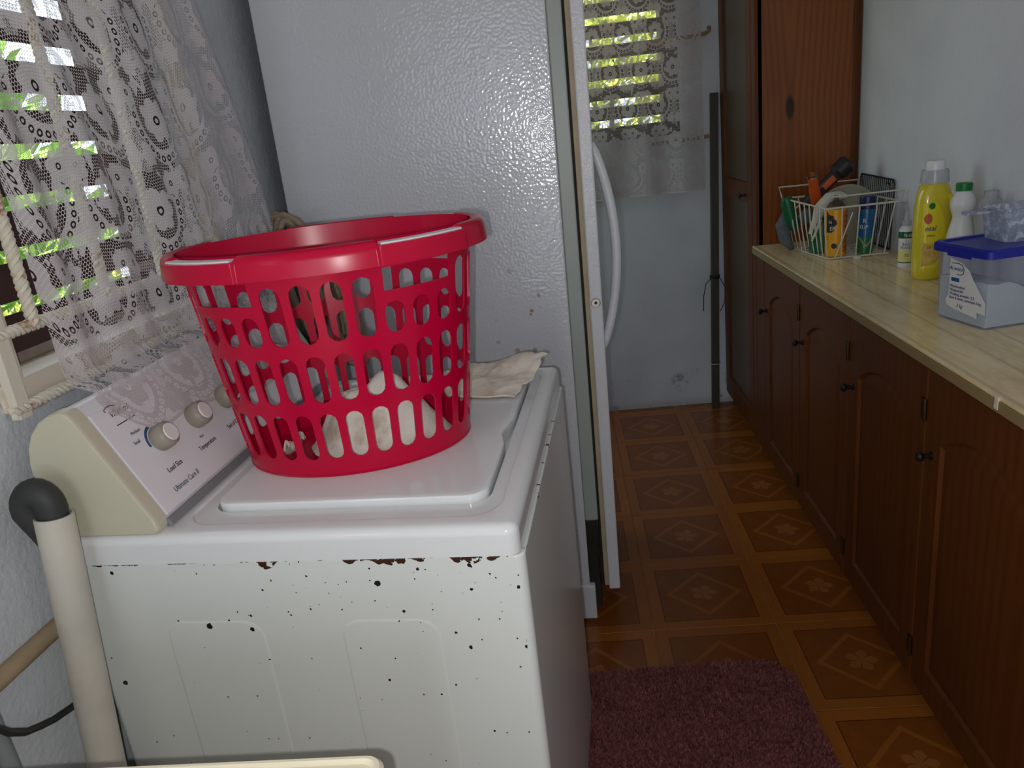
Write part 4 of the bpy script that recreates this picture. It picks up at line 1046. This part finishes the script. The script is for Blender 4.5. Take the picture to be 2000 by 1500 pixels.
# ------------------------------------------------------------------ bath rug
rug = thing('rug', 'mauve shaggy bath rug on the tile floor in front of the washer', 'rug', (0.202, 1.362, 0.0005), 0.035)
def rugp(ins): return rrect(-0.29+ins, 0.29-ins, -0.345+ins, 0.345-ins, 0.09, 8)
MB().loops([[(x, y, 0.0) for x, y in rugp(0.0)], [(x, y, 0.006) for x, y in rugp(0.0)], [(x, y, 0.009) for x, y in rugp(0.006)]], True, True, True).build('backing', 'rug_pile', rug)
rr = random.Random(11); vs = []; fs = []
def inside(x, y):
    ax, ay = abs(x)-(0.29-0.09), abs(y)-(0.345-0.09)
    if ax <= 0 or ay <= 0: return abs(x) < 0.29 and abs(y) < 0.345
    return math.hypot(ax, ay) < 0.09
for k in range(30000):
    x, y = rr.uniform(-0.293, 0.293), rr.uniform(-0.05, 0.348)
    if not inside(x*0.995, y*0.995): continue
    a = rr.uniform(0, PI); h = rr.uniform(0.012, 0.021); l = 0.0026; tx, ty = rr.gauss(0, 0.005), rr.gauss(0, 0.005); q = len(vs)
    dx, dy = l*math.cos(a), l*math.sin(a)
    vs += [(x-dx, y-dy, 0.006), (x+dx, y+dy, 0.006), (x+tx*0.5+dx*0.9, y+ty*0.5+dy*0.9, h*0.7), (x+tx, y+ty, h), (x+tx*0.5-dx*0.9, y+ty*0.5-dy*0.9, h*0.7)]
    fs += [(q, q+1, q+2, q+4), (q+4, q+2, q+3)]
pm_ = MB(); pm_.add(vs, fs); pm_.build('pile', 'rug_pile', rug, recalc=False, smooth=0)['kind'] = 'stuff'

# ------------------------------------------------------------------ cream enamel appliance in the foreground
st = thing('kitchen_appliance', 'cream enamel appliance with a raised top edge, standing before the washer side', 'appliance', (0, 0, 0), 0)
sx0, sx1, sy0, sy1 = -0.725, -0.212, -0.02, 0.576
rbox(MB(), sx0+0.004, sx1-0.004, sy0+0.004, sy1-0.004, 0.0, 0.826, 0.014, 0.003).build('body', 'stove_cream', st)
tp = MB(); q = lambda ins, z_: [(x, y, z_) for x, y in rrect(sx0+ins, sx1-ins, sy0+ins, sy1-ins, max(0.016-ins*0.3, 0.004), 5)]
tp.loops([q(0.004, 0.826), q(0.0, 0.829), q(0.0, 0.845), q(0.003, 0.850), q(0.006, 0.850), q(0.009, 0.846), q(0.014, 0.846), q(0.018, 0.849), q(0.026, 0.849), q(0.03, 0.843)], True, True, True)
tp.build('top', 'stove_cream', st, smooth=0.5)

# ------------------------------------------------------------------ things on the counter
# white wire basket
wb = thing('wire_basket', 'white coated wire basket full of tools and spray cans on the counter', 'wire basket', (0.86, 2.62, CZ), 0)
R1 = 0.0024
bl = {'nl': (0.010, 0.006, 0.004), 'nr': (0.205, 0.010, 0.004), 'fr': (0.180, 0.29, 0.004), 'fl': (-0.035, 0.27, 0.004)}
tl = {'nl': (-0.005, -0.01, 0.172), 'nr': (0.232, 0.0, 0.172), 'fr': (0.21, 0.315, 0.178), 'fl': (-0.062, 0.30, 0.185)}
V_ = lambda q: Vector(q)
def lerp(a, b, t): return V_(a)*(1-t)+V_(b)*t
def wire(pts, nm='wire', r=R1, closed=False): 
    m_ = MB(); m_.tube(pts, r, 6, closed=closed); return m_.build(nm, 'wire_white', wb)
wire([tl['nl'], tl['nr'], tl['fr'], tl['fl']], 'rim', 0.0032, True)
up = Vector((0, 0, 0.038))
wire([V_(tl['nl'])+Vector((0.01, 0, 0.036)), V_(tl['nr'])+Vector((0.012, 0, 0.036)), V_(tl['nr'])+Vector((0.004, 0.0, 0.0))], 'handle_rail', 0.0028)
wire([V_(tl['fl'])+Vector((0, 0, 0)), V_(tl['fl'])+Vector((-0.012, 0, 0.040)), V_(tl['fr'])+Vector((0.0, 0, 0.044)), V_(tl['fr'])], 'handle_rail', 0.0028)
wire([bl['nl'], bl['nr'], bl['fr'], bl['fl']], 'base_wire', R1, True)
for k in range(9): t = (k+0.3)/9; wire([lerp(tl['nl'], tl['fl'], t), lerp(lerp(tl['nl'], tl['fl'], t), lerp(bl['nl'], bl['fl'], t), 0.5)+Vector((-0.003, 0, 0)), lerp(bl['nl'], bl['fl'], t), lerp(bl['nr'], bl['fr'], t)])
for k in range(4): t = (k+0.9)/4.2; wire([lerp(tl['nl'], tl['nr'], t), lerp(bl['nl'], bl['nr'], t), lerp(bl['fl'], bl['fr'], t), lerp(tl['fl'], tl['fr'], t)])
wire([lerp(tl['nl'], tl['nr'], 0.36)+Vector((0, 0, -0.02)), V_(bl['nl'])+Vector((0.02, 0, 0))])
for k in range(5): t = (k+0.5)/5; wire([lerp(tl['nr'], tl['fr'], t), lerp(bl['nr'], bl['fr'], t)])

def up_thing(name, label, cat, x, y, z=CZ, rz=0.0, tilt=(0, 0), group=None):
    t = thing(name, label, cat, (x, y, z), 0, group); t.rotation_euler = (tilt[0], tilt[1], rz); return t
ZB = CZ+0.0075
# yellow spray can
yc = up_thing('spray_can', 'yellow and orange spray can with a brown cap in the wire basket', 'spray can', 0.905, 2.668, ZB, 0.0)
MB().lathe([(0.032, 0), (0.0335, 0.004), (0.0335, 0.152), (0.031, 0.156)], 32).build('body', 'can_yellow', yc)
lb = MB(); n = 12
lb.loops([[(0.0338*math.sin(a), -0.0338*math.cos(a), z_) for a in [0.25+1.0*k/n for k in range(n+1)]] for z_ in (0.012, 0.150)], False); lb.build('orange_stripe', 'can_orange', yc)
lb = MB(); pz = [(0.150, -1.2), (0.135, -0.55), (0.118, -0.25), (0.108, -0.20), (0.100, -0.45), (0.088, -0.40), (0.080, -0.75), (0.080, -1.2)]
lb.loops([[(0.0339*math.sin(-1.3+(a+1.3)*q/8), -0.0339*math.cos(-1.3+(a+1.3)*q/8), z_) for z_, a in pz] for q in range(9)], False); lb.build('black_flash', 'ink', yc)
def can_text(s_, size, mat, par, R, a, z_, sq=1.0): return text('lettering', s_, size, mat, par, basis((math.cos(a), math.sin(a), 0), (0, 0, 1), (math.sin(a), -math.cos(a), 0), (R*math.sin(a), -R*math.cos(a), z_)), bend=R, squash=sq)
can_text('ER', 0.019, 'paper_white', yc, 0.0344, -0.62, 0.093, 0.9); can_text('N', 0.016, 'paper_white', yc, 0.0344, -0.85, 0.114, 0.9)
for k in range(7): can_text('IIIIIIIIIIII'[:8+k % 3], 0.007, 'ink_brown', yc, 0.0343, 0.75, 0.03+0.017*k, 0.8)
bs = MB(); bs.lathe([(0.0095, 0), (0.007, 0.0006)], 9); o = bs.build('bug_print', 'ink', yc); o.matrix_local = basis((math.cos(-0.45), math.sin(-0.45), 0), (0, 0, 1), (math.sin(-0.45), -math.cos(-0.45), 0), (0.0336*math.sin(-0.45), -0.0336*math.cos(-0.45), 0.036))
MB().lathe([(0.030, 0.156), (0.027, 0.166), (0.020, 0.176), (0.011, 0.180), (0.008, 0.184), (0.007, 0.197)], 24).build('cap', 'cap_brown', yc)
# green jug behind it
gj = up_thing('jug', 'green plastic jug behind the yellow spray can', 'jug', 0.886, 2.747, ZB)
MB().lathe([(0.055, 0), (0.060, 0.006), (0.060, 0.085), (0.050, 0.105), (0.022, 0.118), (0.018, 0.120)], 28, sx=0.72, sy=0.62).build('body', 'jug_green', gj)
MB().lathe([(0.020, 0.120), (0.020, 0.130), (0.017, 0.133)], 20).build('cap', 'jug_green', gj)
# blue spray can
bc = up_thing('spray_can', 'blue and green spray can with a navy cap in the wire basket', 'spray can', 0.998, 2.665, ZB, 0.0, (0.0, 0.05))
MB().lathe([(0.0265, 0), (0.0275, 0.003), (0.0275, 0.055)], 28).build('lower_label', 'can_green', bc)
MB().lathe([(0.0275, 0.055), (0.0275, 0.138), (0.0255, 0.146)], 28).build('body', 'can_blue', bc)
MB().lathe([(0.0255, 0.1465), (0.0258, 0.182), (0.0235, 0.187), (0.004, 0.1885)], 28).build('cap', 'cap_navy', bc)
can_text('R', 0.020, 'paper_white', bc, 0.0282, -0.55, 0.108); can_text('EUP', 0.016, 'paper_white', bc, 0.0282, -0.6, 0.088)
lw = MB(); n = 10
lw.loops([[(0.0279*math.sin(a), -0.0279*math.cos(a), 0.020+0.035*abs(a+0.2)) for a in [-1.2+1.7*k/n for k in range(n+1)]], [(0.0279*math.sin(a), -0.0279*math.cos(a), 0.028+0.035*abs(a+0.2)) for a in [-1.2+1.7*k/n for k in range(n+1)]]], False); lw.build('pale_wave', 'disc_grey', bc)
# grey lid standing on edge
gd = MB().lathe([(0.104, -0.003), (0.107, 0.0), (0.104, 0.004), (0.085, 0.0035), (0.080, 0.001), (0.002, 0.001)], 48).build('pot_lid', 'disc_grey'); tag(gd, 'round grey plastic lid standing on edge in the wire basket', 'lid')
gd.matrix_world = Matrix.Translation((0.986, 2.806, CZ+0.118)) @ Matrix.Rotation(-0.10, 4, 'Z') @ Matrix.Rotation(PI/2+0.12, 4, 'X')
# orange handled tube
ot = thing('torch', 'orange cylindrical handle with a metal ring sticking out of the wire basket', 'torch', (0.905, 2.85, 1.000)); ot.rotation_euler = (0.48, -0.33, 0)
MB().lathe([(0.017, 0.0), (0.0185, 0.01), (0.0185, 0.10), (0.0165, 0.12), (0.0165, 0.163)], 20).build('handle', 'tool_orange', ot)
MB().lathe([(0.0172, 0.160), (0.0178, 0.166), (0.0172, 0.170), (0.0130, 0.170), (0.0125, 0.164)], 24, close=False).build('metal_ring', 'chrome', ot)
MB().lathe([(0.0125, 0.1635), (0.002, 0.1635)], 16).build('end_cap', 'can_orange', ot)
# black and orange cutting tool
tl_ = thing('utility_tool', 'black and orange power tool lying across the wire basket', 'tool', (0.925, 2.87, 1.085)); tl_.rotation_euler = (0, -0.75, -0.1)
MB().box(-0.095, 0.070, -0.016, 0.016, -0.020, 0.020).build('body', 'tool_black', tl_, bevel=0.007, seg=3)
MB().box(-0.020, 0.050, -0.019, -0.012, -0.012, 0.010).build('grip', 'tool_orange', tl_, bevel=0.003)
MB().box(-0.022, 0.000, -0.0205, -0.018, -0.010, 0.008).build('name_plate', 'wire_black', tl_, bevel=0.001)
MB().lathe([(0.024, 0.0), (0.032, 0.01), (0.033, 0.05), (0.022, 0.06)], 20).build('head', 'tool_black', tl_).matrix_local = Matrix.Translation((0.060, 0, 0.0)) @ Matrix.Rotation(PI/2, 4, 'Y')
MB().box(-0.15, -0.08, -0.004, 0.004, 0.012, 0.017).build('rail', 'wire_white', tl_)
# gloves and cloths
def blob_tube(name, pts, rs, mat, label, cat, wob=0.006):
    mb = MB(); mb.tube(pts, rs, 12)
    mb.v = [tuple(Vector(v)+Vector((nz(v[0]*60, v[1]*60, v[2]*60), nz(v[1]*60, v[2]*60, v[0]*60+7), nz(v[2]*60, v[0]*60, v[1]*60+3)))*wob) for v in mb.v]
    return tag(mb.build(name, mat, None, smooth=1.4), label, cat)
blob_tube('glove', [(0.845, 2.735, 0.945), (0.862, 2.735, 0.99), (0.876, 2.737, 1.03), (0.905, 2.74, 1.062), (0.940, 2.745, 1.066), (0.962, 2.755, 1.062)], [0.006, 0.014, 0.020, 0.018, 0.017, 0.010], 'glove_white', 'white cloth glove draped over things in the wire basket', 'glove', 0.006)
blob_tube('strap', [(0.842, 2.715, 0.925), (0.858, 2.715, 0.96), (0.872, 2.718, 0.995)], [0.003, 0.005, 0.006], 'glove_white', 'narrow white cloth strap hanging inside the wire basket', 'strap', 0.001)
blob_tube('roll', [(0.835, 2.82, 0.985), (0.86, 2.815, 1.0), (0.875, 2.81, 1.005)], [0.020, 0.030, 0.016], 'rag_grey', 'grey rolled cloth at the back of the wire basket', 'cloth', 0.005)
blob_tube('cloth', [(0.800, 2.90, 1.0), (0.792, 2.885, 0.96), (0.795, 2.86, 0.915), (0.810, 2.835, 0.884)], [0.010, 0.026, 0.024, 0.010], 'rag_grey', 'dark grey cloth hanging down outside the wire basket', 'cloth', 0.010)
gp = MB(); gp.lathe([(0.018, 0), (0.024, 0.006), (0.024, 0.10), (0.016, 0.118)], 18); o = gp.build('green_bottle', 'jug_green'); o.location = (0.828, 2.875, 0.95); o.rotation_euler = (0.0, -0.25, 0); tag(o, 'small green bottle in the back corner of the wire basket', 'bottle')
# black wire rack leaning at the wall
rk = thing('wire_rack', 'black wire rack leaning at the wall behind the wire basket', 'rack', (1.096, 2.70, CZ), 0)
m_ = MB(); zt = 0.232
m_.tube([(0, 0.0, 0.003), (0.008, 0.0, zt-0.012), (0.008, 0.012, zt), (0.008, 0.29, zt+0.004), (0.008, 0.30, zt-0.01), (0, 0.30, 0.003)], 0.0032, 8, closed=True); m_.build('frame', 'wire_black', rk)
for k in range(17): MB().tube([(0.0, 0.018+0.0166*k, 0.004), (0.008, 0.018+0.0166*k, zt)], 0.0018, 6).build('bar', 'wire_black', rk)
m_ = MB(); m_.tube([(0.004, 0.045+0.018*math.cos(a_), zt-0.03+0.02*math.sin(a_)) for a_ in [0.6+k*0.35 for k in range(11)]], 0.002, 6); m_.build('ornament', 'wire_black', rk)

# powder bottle
pb = up_thing('powder_bottle', 'small white powder bottle with a green band and pale yellow base', 'bottle', 1.030, 2.42, CZ, 0.0)
MB().lathe([(0.0190, 0), (0.0205, 0.003), (0.0205, 0.0125)], 24).build('foot_band', 'bottle_white', pb)
MB().lathe([(0.0206, 0.0125), (0.0206, 0.016)], 24).build('base_stripe', 'jug_green', pb)
MB().lathe([(0.0205, 0.016), (0.0205, 0.053)], 24).build('yellow_label', 'label_yellowish', pb)
MB().lathe([(0.0205, 0.053), (0.0205, 0.088)], 24).build('white_label', 'paper_white', pb)
MB().lathe([(0.0206, 0.088), (0.0206, 0.108)], 24).build('green_band', 'jug_green', pb)
MB().lathe([(0.0205, 0.108), (0.0200, 0.114), (0.0130, 0.122), (0.0125, 0.124)], 24).build('shoulder', 'bottle_white', pb)
MB().lathe([(0.0130, 0.124), (0.0130, 0.138), (0.0075, 0.142), (0.0035, 0.168), (0.0025, 0.168)], 20).build('spout', 'plastic_cap', pb)
can_text('N-GRO', 0.014, 'paper_white', pb, 0.0211, 0.25, 0.097, 0.85); can_text('INSECT', 0.0125, 'ink_navy', pb, 0.0209, -0.05, 0.070, 0.85); can_text('POWDER', 0.0125, 'ink_navy', pb, 0.0209, -0.05, 0.059, 0.85); can_text('II 5', 0.008, 'ink', pb, 0.0209, -0.2, 0.081); can_text('72', 0.012, 'ink', pb, 0.0209, -0.2, 0.036)

# yellow detergent bottle
yb = up_thing('detergent_bottle', 'large yellow liquid detergent bottle with a clear measuring cap', 'bottle', 1.020, 2.235, CZ, 0.25)
def osec(z_, a, b, off=0.0, n=32, p=2.6):
    out = []
    for k in range(n):
        q = 2*PI*k/n; c_, s_ = math.cos(q), math.sin(q)
        out.append((off+a*math.copysign(abs(c_)**(2/p), c_), b*math.copysign(abs(s_)**(2/p), s_), z_))
    return out
y_ = MB(); y_.loops([osec(0.0, 0.040, 0.026), osec(0.006, 0.048, 0.031), osec(0.03, 0.050, 0.033), osec(0.10, 0.051, 0.034), osec(0.16, 0.051, 0.034), osec(0.205, 0.049, 0.033), osec(0.235, 0.045, 0.031), osec(0.258, 0.037, 0.028), osec(0.268, 0.026, 0.024), osec(0.272, 0.0245, 0.0245)], True, True, True)
y_.build('body', 'bottle_yellow_clear', yb, smooth=1.0)
ls = lambda ins, a0, a1, z0, z1, f: None
lb = MB()
def front(x, z_, d=0.0): 
    v = max(0.0, 1-abs(x/0.0505)**2.6)**(1/2.6); return (x, -0.0345*v-d, z_)
def face_patch(poly_fn, z0, z1, mat, nm, d=0.0006, nzz=12, nx=8):
    mb = MB(); rows = []
    for j in range(nzz+1):
        z_ = z0+(z1-z0)*j/nzz; xa, xb = poly_fn((z_-z0)/(z1-z0)); rows.append([front(xa+(xb-xa)*i/nx, z_, d) for i in range(nx+1)])
    mb.loops(rows, False); return mb.build(nm, mat, yb, smooth=1.0)
face_patch(lambda t: (-0.046, -0.046+0.062*math.sin(PI*min(1, 0.12+t*0.80))**0.5), 0.035, 0.215, 'bottle_yellow', 'front_label')
face_patch(lambda t: (-0.0455, -0.0455+0.056*math.sin(PI*t)**0.6), 0.04, 0.110, 'label_gold', 'flower_print', 0.0012)
face_patch(lambda t: (-0.035-0.009*math.sin(PI*t)**0.5, -0.035+0.009*math.sin(PI*t)**0.5), 0.158, 0.188, 'logo_orange', 'round_logo', 0.0013)
face_patch(lambda t: (-0.028-0.008*math.sin(PI*t)**0.5, -0.028+0.008*math.sin(PI*t)**0.5), 0.198, 0.216, 'cap_green', 'green_badge', 0.0013)
text('lettering', 'ntal', 0.020, 'ink_navy', yb, basis((0.95, -0.3, 0), (0, 0, 1), (-0.3, -0.95, 0), (-0.030, -0.0332, 0.146)), shear=0.1)
text('lettering', 'pleine', 0.009, 'ink_brown', yb, basis((0.95, -0.3, 0), (0, 0, 1), (-0.3, -0.95, 0), (-0.028, -0.0338, 0.127)), shear=0.2)
text('lettering', '18', 0.012, 'ink_brown', yb, basis((0.95, -0.3, 0), (0, 0, 1), (-0.3, -0.95, 0), (-0.033, -0.0336, 0.095)))
hg = MB(); hg.tube([(0.022, -0.033, 0.232), (0.034, -0.032, 0.205), (0.046, -0.020, 0.180), (0.050, -0.012, 0.155)], [0.006, 0.008, 0.008, 0.004], 10); hg.build('handle_ridge', 'bottle_yellow', yb)
MB().lathe([(0.036, 0.264), (0.0365, 0.268), (0.034, 0.296), (0.033, 0.300), (0.025, 0.300)], 28, close=False).build('measuring_cap', 'plastic_cap', yb)
MB().lathe([(0.026, 0.296), (0.0245, 0.320), (0.022, 0.324), (0.004, 0.3245)], 26).build('cap_top', 'bottle_white', yb)
# white bleach bottle
wbt = up_thing('bleach_bottle', 'white plastic bottle with a green cap behind the blue-lidded tub', 'bottle', 1.048, 2.130, CZ, 0.0)
MB().lathe([(0.036, 0), (0.038, 0.004), (0.0375, 0.10), (0.034, 0.135), (0.026, 0.165), (0.0225, 0.182), (0.0275, 0.198), (0.031, 0.212), (0.0295, 0.226), (0.022, 0.240), (0.017, 0.246), (0.017, 0.252)], 30).build('body', 'bottle_white', wbt, smooth=0.9)
MB().lathe([(0.0195, 0.249), (0.0198, 0.266), (0.018, 0.269), (0.004, 0.2692)], 24).build('cap', 'cap_green', wbt)
MB().loops([[(0.0382*math.sin(a), -0.0382*math.cos(a), z_) for a in [-0.9+1.5*k/10 for k in range(11)]] for z_ in (0.05, 0.098)], False).build('label', 'paper_white', wbt)
can_text('11 2008', 0.008, 'ink', wbt, 0.0388, -0.45, 0.112)
# clear bottle
cbt = up_thing('clear_bottle', 'empty clear plastic bottle without a cap, by the wall', 'bottle', 1.077, 2.052, CZ, 0.0)
MB().lathe([(0.031, 0), (0.033, 0.004), (0.033, 0.06), (0.0315, 0.08), (0.033, 0.10), (0.032, 0.17), (0.030, 0.205), (0.024, 0.228), (0.0165, 0.236), (0.0165, 0.252), (0.0150, 0.252), (0.0150, 0.236)], 28, close=False).build('body', 'plastic_clear', cbt, smooth=0.8)
MB().lathe([(0.0185, 0.232), (0.0185, 0.235)], 24).build('neck_ring', 'plastic_cap', cbt)

# tub of washing powder
tb = thing('powder_tub', 'clear plastic tub of pale blue washing powder with a dark blue lid', 'tub', (0.888, 1.677, CZ), 0.20)
TL, TW_, TH_ = 0.172, 0.212, 0.168        # along y, along x, height
def tub(ins, z_, r=0.014): return [(x, y, z_) for x, y in rrect(ins, TW_-ins, ins, TL-ins, r, 5)]
MB().loops([tub(0.014, 0.002), tub(0.006, 0.0), tub(0.006, 0.004), tub(0.0, TH_)], True, True, False).build('tub', 'plastic_tub', tb)
pw_ = MB(); top_ = []
gx, gy = 16, 12; base = []
for j in range(gy+1):
    for i in range(gx+1):
        x = 0.010+(TW_-0.020)*i/gx; y = 0.010+(TL-0.020)*j/gy
        s_ = i/gx; h = 0.100-0.045*smooth01(s_, 0.25, 0.75)+0.004*nz(x*40, y*40); top_.append((x, y, h)); base.append((x, y, 0.004))
nn = (gx+1)*(gy+1); ff = []
for j in range(gy):
    for i in range(gx): a = j*(gx+1)+i; ff.append((a, a+1, a+gx+2, a+gx+1)); ff.append((nn+a, nn+a+gx+1, nn+a+gx+2, nn+a+1))
bd = [i for i in range(gx+1)]+[(j+1)*(gx+1)-1 for j in range(1, gy+1)]+[gy*(gx+1)+i for i in range(gx-1, -1, -1)]+[j*(gx+1) for j in range(gy-1, 0, -1)]
for k in range(len(bd)): a, b = bd[k], bd[(k+1) % len(bd)]; ff.append((a, nn+a, nn+b, b))
pw_.add(top_+base, ff); po = pw_.build('powder', 'powder_blue', tb, smooth=0.8); po['kind'] = 'stuff'
def tlid(ins, z_): return [(x, y, z_) for x, y in rrect(-0.008+ins, TW_+0.008-ins, -0.008+ins, TL+0.008-ins, 0.018, 5)]
MB().loops([tlid(0.004, TH_-0.010), tlid(0.0, TH_-0.010), tlid(0.0, TH_+0.006), tlid(0.004, TH_+0.010), tlid(0.012, TH_+0.010), tlid(0.015, TH_+0.006), tlid(0.024, TH_+0.006)], True, True, True).build('lid', 'lid_blue', tb, smooth=0.5)
MB().box(-0.009, -0.006, 0.045, 0.12, TH_-0.016, TH_-0.004).build('lid_clip', 'lid_blue', tb, bevel=0.001)
# torn paper label on the narrow side (faces -x)
lp_ = [(0.030, 0.022), (0.030, 0.036), (0.006, 0.034), (0.006, 0.060), (0.045, 0.106), (0.058, 0.125), (0.085, 0.140), (0.118, 0.146), (0.122, 0.060), (0.130, 0.050), (0.128, 0.036), (0.105, 0.030), (0.080, 0.027)]
lo = MB(); lo.prism(lp_, lambda p: (-0.0005+0.006*(1-p[1]/TH_)*1.0, p[0], p[1]), lambda p: (-0.0015+0.006*(1-p[1]/TH_)*1.0, p[0], p[1])); lab_o = lo.build('paper_label', 'paper_white', tb, smooth=0)
tbm = lambda y, z_: basis((0, -1, 0), (0.0357, 0, 1), (-1, 0, 0.0357), (-0.0020+0.006*(1-z_/TH_), y, z_))
text('lettering', 'Al netto', 0.013, 'ink_navy', lab_o, tbm(0.099, 0.124), shear=0.2)
text('lettering', 'Waschmittel', 0.0095, 'ink_navy', lab_o, tbm(0.118, 0.083), align='LEFT'); text('lettering', 'Waspoeder', 0.0095, 'ink_navy', lab_o, tbm(0.118, 0.074), align='LEFT')
text('lettering', 'Washing powder, 2.5', 0.0092, 'ink_navy', lab_o, tbm(0.118, 0.065), align='LEFT'); text('lettering', 'Bunt & weiss, automatic 5 kg', 0.0086, 'ink_navy', lab_o, tbm(0.118, 0.056), align='LEFT')
text('lettering', '3 kg', 0.012, 'ink_grey', lab_o, tbm(0.085, 0.040), shear=0.3)
MB().box(-0.0004, 0.0004, 0.088, 0.114, 0.094, 0.112).build('picture_print', 'can_blue', lab_o).location = (-0.0002+0.006*(1-0.1/TH_)-0.001, 0, 0)
sr = MB(); sr.tube([(-0.0022+0.006*(1-z_/TH_), y, z_) for y, z_ in ((0.112, 0.135), (0.09, 0.137), (0.078, 0.133), (0.073, 0.125), (0.075, 0.115), (0.085, 0.111), (0.095, 0.111))], 0.0008, 5); sr.build('logo_swoosh', 'ink_navy', lab_o)
# scoop box on the lid
sb = thing('scoop_box', 'small frosted plastic box with powder crusts on the blue tub lid', 'box', (0.888+0.098-0.030, 1.677+0.06+0.012, CZ+TH_+0.0065), 0.06)
def sbx(ins, z_): return [(x, y, z_) for x, y in rrect(ins, 0.145-ins, ins, 0.105-ins, 0.010, 4)]
MB().loops([sbx(0.012, 0.001), sbx(0.008, 0.0), sbx(0.0, 0.070), sbx(-0.004, 0.070), sbx(-0.004, 0.073), sbx(0.0, 0.073)], True, True, False).build('box', 'plastic_dusty', sb)
MB().box(-0.060, 0.0, 0.045, 0.075, 0.062, 0.068).build('scoop_handle', 'plastic_dusty', sb, bevel=0.002)
tag(MB().lathe([(0.010, 0), (0.014, 0.004), (0.011, 0.011), (0.004, 0.014)], 14, (0.952, 2.595, CZ)).build('pebble', 'glove_white'), 'small white lump on the counter before the wire basket', 'lump')
